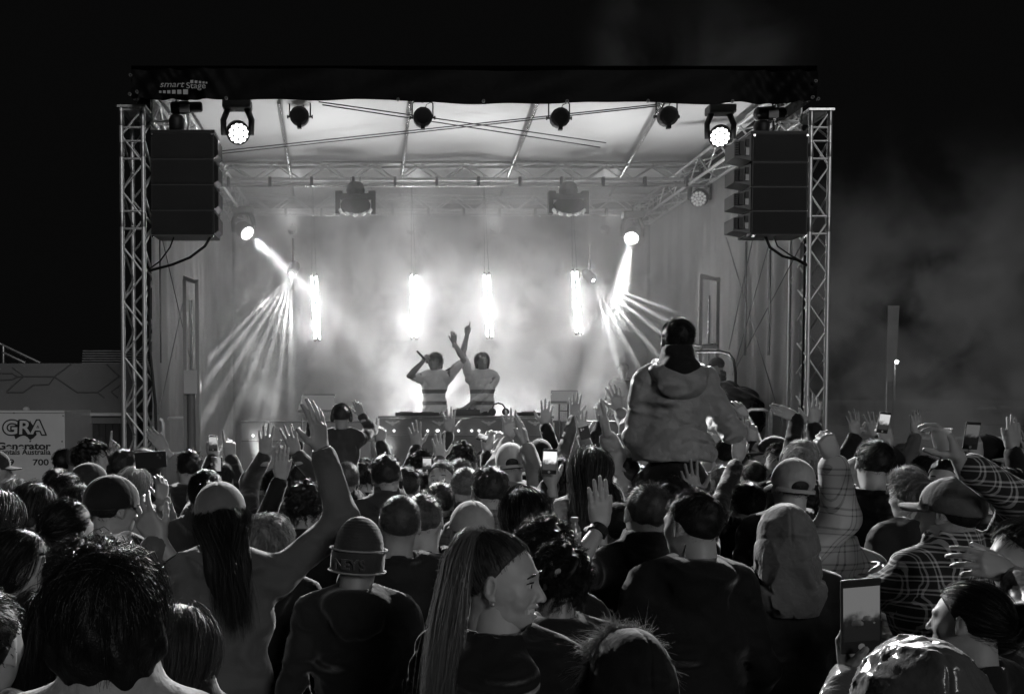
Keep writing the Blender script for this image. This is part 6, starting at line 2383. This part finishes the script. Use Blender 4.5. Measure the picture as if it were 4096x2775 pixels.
worn('long-haired woman in a grey cap waving one arm high', 1, .985, .031, .022, M_BAND, 'wristband')
worn('long-haired woman in a grey cap waving one arm high', 1, .93, .036, .022, DK, 'wristband')
bo, bc, bx = worn('man in a pale checked shirt raising a fist with a wristband', 0, .95, .033, .024, M_BAND, 'wristband')
worn('man in a dark tartan shirt and grey cap holding up a cup', 0, .93, .033, .024, M_BAND, 'wristband')
worn('person in a pale backwards cap reaching up with both hands', 1, .97, .033, .03, M_BLACK, 'watch')
worn('cropped man in a dark collared jacket left of the dark-haired man', 0, .93, .033, .03, M_BLACK, 'watch')
worn('woman with very long straight hair and a raised pale sleeve', 0, .97, .032, .008, M_BLACK, 'bracelet')
worn('person with one slim hand up in a padded sleeve', 0, .97, .031, .02, M_BAND, 'wristband')
worn('person with a spread hand and dark cuff behind the dark-haired man', 0, .93, .045, .04, BK, 'cuff')
# beanie piping and lettering
o, B, Hm, arms, fb = PEOPLE['man in a dark beanie with pale piping']
HWm = B @ Hm @ Matrix.Scale(1.05, 4)
M_PIPE = fabric('pipe', .30)
for z0, kx, tl in ((.030, 1.035, .10), (-.044, 1.035, .10)):
    MB().tube([HWm @ Vector((.0945 * kx * math.sin(a), -.016 + .1145 * kx * math.cos(a), z0 + tl * .1145 * math.cos(a))) for a in np.linspace(0, 2 * math.pi, 40)], .0032, 6, cap=False).build('piping', M_PIPE, o, smooth=True)
M_KNIT = fabric('letters', .07)
for ch, a in zip('NEYS', (208, 192, 176, 160)):
    an = R(a)
    q = HWm @ Vector((.099 * math.sin(an), -.016 + .119 * math.cos(an), -.030 - .011))
    text('lettering', ch, q, .046, M_KNIT, o, rot=(math.pi / 2, 0, -(an - math.pi)), bold=.001)
# back label on his jacket
q = W(1548, 2632, 2.66)
# fur trim of the dark hood
o, B, Hm, arms, fb = PEOPLE['person in a dark raised hood with a ragged fur trim']
HWm = np.array(B @ Hm)
r_ = np.random.default_rng(3)
nfu = 3600
an = r_.uniform(-2.1, 2.1, nfu)
root = np.stack([.098 * np.sin(an), r_.uniform(.015, .05, nfu), .015 + .118 * np.cos(an)], 1)
outd = np.stack([np.sin(an), np.zeros(nfu), np.cos(an)], 1)
lk = r_.normal(size=(90, 3)) * .45
li = ((an + 2.1) / 4.2 * 89).astype(int)
dd = outd * .8 + lk[li] * 1.5 + r_.normal(size=(nfu, 3)) * .45
L = r_.uniform(.008, .030, nfu) * (1 + .5 * np.sin(li * 1.7))
t5 = np.linspace(0, 1, 6)[None, :, None]
S = root[:, None] + dd[:, None] * t5 * L[:, None, None] + np.array((0, 0, -.014)) * t5 ** 2 + np.cumsum(r_.normal(size=(nfu, 6, 3)) * .0022, 1)
V, Q = ribbons(S, .0006, r_)
fo = np_mesh('fur_trim', xf(HWm, V), Q)
link('fur_trim', fo, mat('fur', .14, .5, transl=.3), o)

# ================================================================== beside the stage
M_FRIEZE = mat('grey_cladding', .17, .7, bump=.3, bscale=40, var=.12, vscale=1.5)
M_FRIEZE2 = mat('dark_cladding', .11, .7, bump=.3, bscale=40, var=.12, vscale=2)
YT = 15.5
tr = empty('site_trailer', (W(200, 1600, YT).x, YT, 0), 'grey trailer with geometric patterned frieze behind the generator', 'trailer')
a, b = W(-260, 1453, YT), W(545, 1650, YT)
MB().box((a.x, YT, b.z), (b.x, YT + 2.4, a.z)).build('frieze', M_FRIEZE, tr)
MB().box((a.x, YT - .05, b.z - .05), (b.x, YT + 2.4, b.z - .004)).build('ledge', M_WHITE, tr)
MB().box((a.x, YT + .02, b.z - .17), (b.x, YT + 2.4, b.z - .054)).build('gutter_band', M_FRIEZE, tr)
MB().box((a.x, YT + .12, .02), (b.x, YT + 2.38, b.z - .174)).build('wall', M_FRIEZE2, tr)
z2 = lambda x, y: (x / 2.249, 1300 + y / 2.249)
for poly in ([(0, 435), (110, 435), (160, 465), (275, 462), (490, 465)], [(490, 465), (640, 350)], [(490, 465), (690, 600)], [(690, 605), (880, 605), (1075, 460), (1110, 460)], [(960, 350), (1075, 460)], [(0, 495), (110, 490), (160, 465)], [(110, 380), (215, 460), (110, 550), (60, 600)], [(60, 605), (210, 605), (300, 540), (440, 535), (490, 465)], [(880, 605), (940, 655)], [(1110, 520), (1000, 600), (1060, 655)]):
    pts = [W(*z2(x, y), YT - .004) for x, y in poly]
    MB().tube(pts, .012, 5).build('moulding', M_FRIEZE2, tr)
for i in range(6):
    y = 1396 + i * 10
    p, q = W(308 - i * .8, y, YT), W(560, y, YT)
    MB().box((p.x, YT + .3, p.z - .02), (q.x, YT + 1.5, p.z - .004)).build('roof_slat', M_ALUD, tr)
    MB().box((p.x + .03, YT + .33, p.z - .042), (q.x, YT + 1.48, p.z - .022)).build('roof_rib', M_BLACK, tr)
hr = empty('roof_handrail', W(40, 1450, YT + .4), 'sloping metal handrail on the trailer roof at the picture edge', 'handrail')
for (xa, ya), (xb, yb) in (((-40, 1360), (8, 1378)), ((8, 1378), (162, 1452)), ((10, 1408), (102, 1452)), ((14, 1385), (14, 1452))):
    bar('tube', W(xa, ya, YT + .4), W(xb, yb, YT + .4), .028, M_ALUD, hr)
YG = 14.2
ge = empty('generator_box', (W(120, 1800, YG).x, YG, 0), 'white generator box with GRA lettering and a dark map emblem', 'generator')
a, b = W(-160, 1641, YG), W(258, 1641, YG)
MB().box((a.x, YG, .25), (b.x, YG + 1.4, a.z)).build('body', mat('white_enamel', .72, .4, var=.05, vscale=3), ge, bevel=.012)
MB().box((a.x - .01, YG - .012, .1), (b.x + .01, YG + 1.4, .245)).build('skid', M_ALUD, ge)
z = W(100, 1651, YG).z
MB().box((a.x, YG - .004, z - .004), (b.x, YG - .001, z + .004)).build('panel_seam', M_GREY, ge)
MB().lathe(W(105, 1641, YG + .3), (0, 0, 1), [(0, .055), (.03, .05), (.05, .03), (.055, .002)], 14).build('lamp_dome', M_WHITE, ge, smooth=True)
YL = YG - .006
aus = [(130, 905), (165, 880), (200, 862), (235, 858), (232, 880), (243, 893), (258, 890), (270, 857), (283, 885), (300, 905), (318, 950), (330, 985), (300, 1015), (270, 1033), (245, 1005), (215, 990), (180, 1000), (140, 1025), (125, 990), (103, 975), (103, 915)]
MB().prism([W(*z2(x, y), YL) for x, y in aus], (0, .003, 0)).build('map_emblem', M_PRINT, ge)
MB().prism([W(*z2(x, y), YL) for x, y in ((262, 1040), (286, 1034), (270, 1054))], (0, .003, 0)).build('map_emblem', M_PRINT, ge)
text('lettering', 'GRA', W(*z2(212, 978), YL - .003), .27, M_PRINT, ge, shear=.05, bold=.024, sx=1.1, ext=.001)
text('lettering', 'GRA', W(*z2(212, 978), YL - .006), .27, mat('white_enamel', .72), ge, shear=.05, bold=.006, sx=1.1, ext=.001)
text('lettering', 'Generator', W(*z2(212, 1115), YL), .135, M_PRINT, ge, sx=1.32, bold=.004)
text('lettering', 'Rentals Australia', W(*z2(212, 1162), YL), .105, M_PRINT, ge, sx=1.08, bold=.002)
text('lettering', '19      700', W(*z2(235, 1258), YL), .12, M_PRINT, ge, sx=1.3, bold=.002)
for x, y in ((568, 815), (558, 1046), (125, 790)):
    MB().lathe(W(*z2(x, y), YL), (0, -1, 0), [(0, .012), (.006, .010)], 8).build('bolt', M_GREY, ge)
sh_ = empty('roller_shutter', W(370, 1800, YT + .05), 'dark roller shutter bay between generator and tower', 'shutter')
for i in range(9):
    p, q = W(262 + i * 27, 1652, YT + .06), W(262 + i * 27 + 25, 1652, YT + .06)
    MB().box((p.x, YT + .05, .03), (q.x, YT + .11, p.z)).build('slat', mat('shutter_grey', .03, .5, var=.3, vscale=4), sh_)
# dark grandstand and pale banner on the other side
YR = 22.0
gs = empty('dark_grandstand', (W(3800, 1700, YR).x, YR, 0), 'dark low grandstand with a pale strip behind the right of the crowd', 'grandstand')
M_STAND = mat('dark_stand', .035, .7, var=.4, vscale=1)
for i, (yt_, dd_) in enumerate(((1752, 0), (1700, .8), (1650, 1.6), (1600, 2.4))):
    a = W(3300, yt_, YR + dd_)
    b = W(4700, yt_, YR + dd_)
    MB().box((a.x, YR + dd_, .02), (b.x, YR + dd_ + .79, a.z)).build('tier', M_STAND, gs)
a, b = W(3640, 1745, YR - .03), W(4700, 1757, YR - .03)
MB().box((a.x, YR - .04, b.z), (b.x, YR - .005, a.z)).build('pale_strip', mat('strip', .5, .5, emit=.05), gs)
text('lettering', 'a', W(4055, 1793, YR - .03), .26, M_LOGO, gs, bold=.005)
for x, w_ in ((3935, 90), (4015, 60), (4080, 30)):
    p = W(x, 1636, YR + 1.5)
    MB().lathe(p, (0, 0, 1), [(0, w_ * .003), (.05, w_ * .0028), (.09, w_ * .0018), (.1, .01)], 12).build('covered_seat', mat('seat_cover', .12, .7), gs, smooth=True)
bn = empty('tall_banner', W(3565, 1525, 24), 'tall pale narrow banner standing behind the stage smoke', 'banner')
a, b = W(3555, 1222, 24), W(3590, 1524, 24)
MB().prism([W(3552, 1222, 24), W(3598, 1222, 24), W(3582, 1524, 24), W(3545, 1524, 24)], (0, .03, 0)).build('cloth_panel', mat('banner_cloth', .16, .8, var=.1), bn)
bar('pole', Vector((a.x, 24.05, 0)), Vector((a.x, 24.05, a.z)), .03, M_ALUD, bn)
lp = W(3585, 1447, 21)
fl = empty('work_light', lp, 'small bright lamp shining beside the tall banner', 'lamp')
MB().lathe(lp, (0, -1, 0), [(0, .03), (.02, .045), (.03, .035), (.035, .005)], 10).build('bulb', mat('bulb', .8, .3, emit=14.0), fl, smooth=True)
bar('lamp_post', Vector((lp.x, 21.06, 0)), Vector((lp.x, 21.06, lp.z)), .025, M_BLACK, fl)
pl = bpy.data.lights.new('lamp', 'POINT')
pl.energy = 60
pl.shadow_soft_size = .05
po = bpy.data.objects.new('lamp', pl)
col.objects.link(po)
po.parent = fl
po.location = (0, -.15, 0)
# ---- smoke drifting away on the right
sm2 = MB().box((XR + .8, 12.5, .01), (13.5, 19.5, 6.3)).build('drifting_smoke', smoke_mat('drifting_smoke', .48, .62, .8, .45, .002, (9.3, 2.7, 4.1), aniso=.0, fade=[(2, 3.5, 6.0, 1.0, .0), (0, 5.6, 7.0, .2, 1.0), (0, 10.0, 13.4, 1.0, .0)]))
sm2['kind'] = 'stuff'
sm2['label'] = 'thin grey smoke drifting beside the right tower'
sm2['category'] = 'smoke'

sm3 = MB().box((2.6, 12.2, zt + .05), (5.6, 14.2, 8.2)).build('drifting_smoke', smoke_mat('roof_smoke', .44, .66, .8, .34, .0, (1.3, 5.7, 2.1), aniso=.0, fade=[(2, 6.2, 8.1, 1.0, .0), (0, 2.6, 3.4, .0, 1.0), (0, 4.7, 5.5, 1.0, .0)]))
sm3['kind'] = 'stuff'
sm3['label'] = 'faint smoke rising above the roof near the right corner'
sm3['category'] = 'smoke'
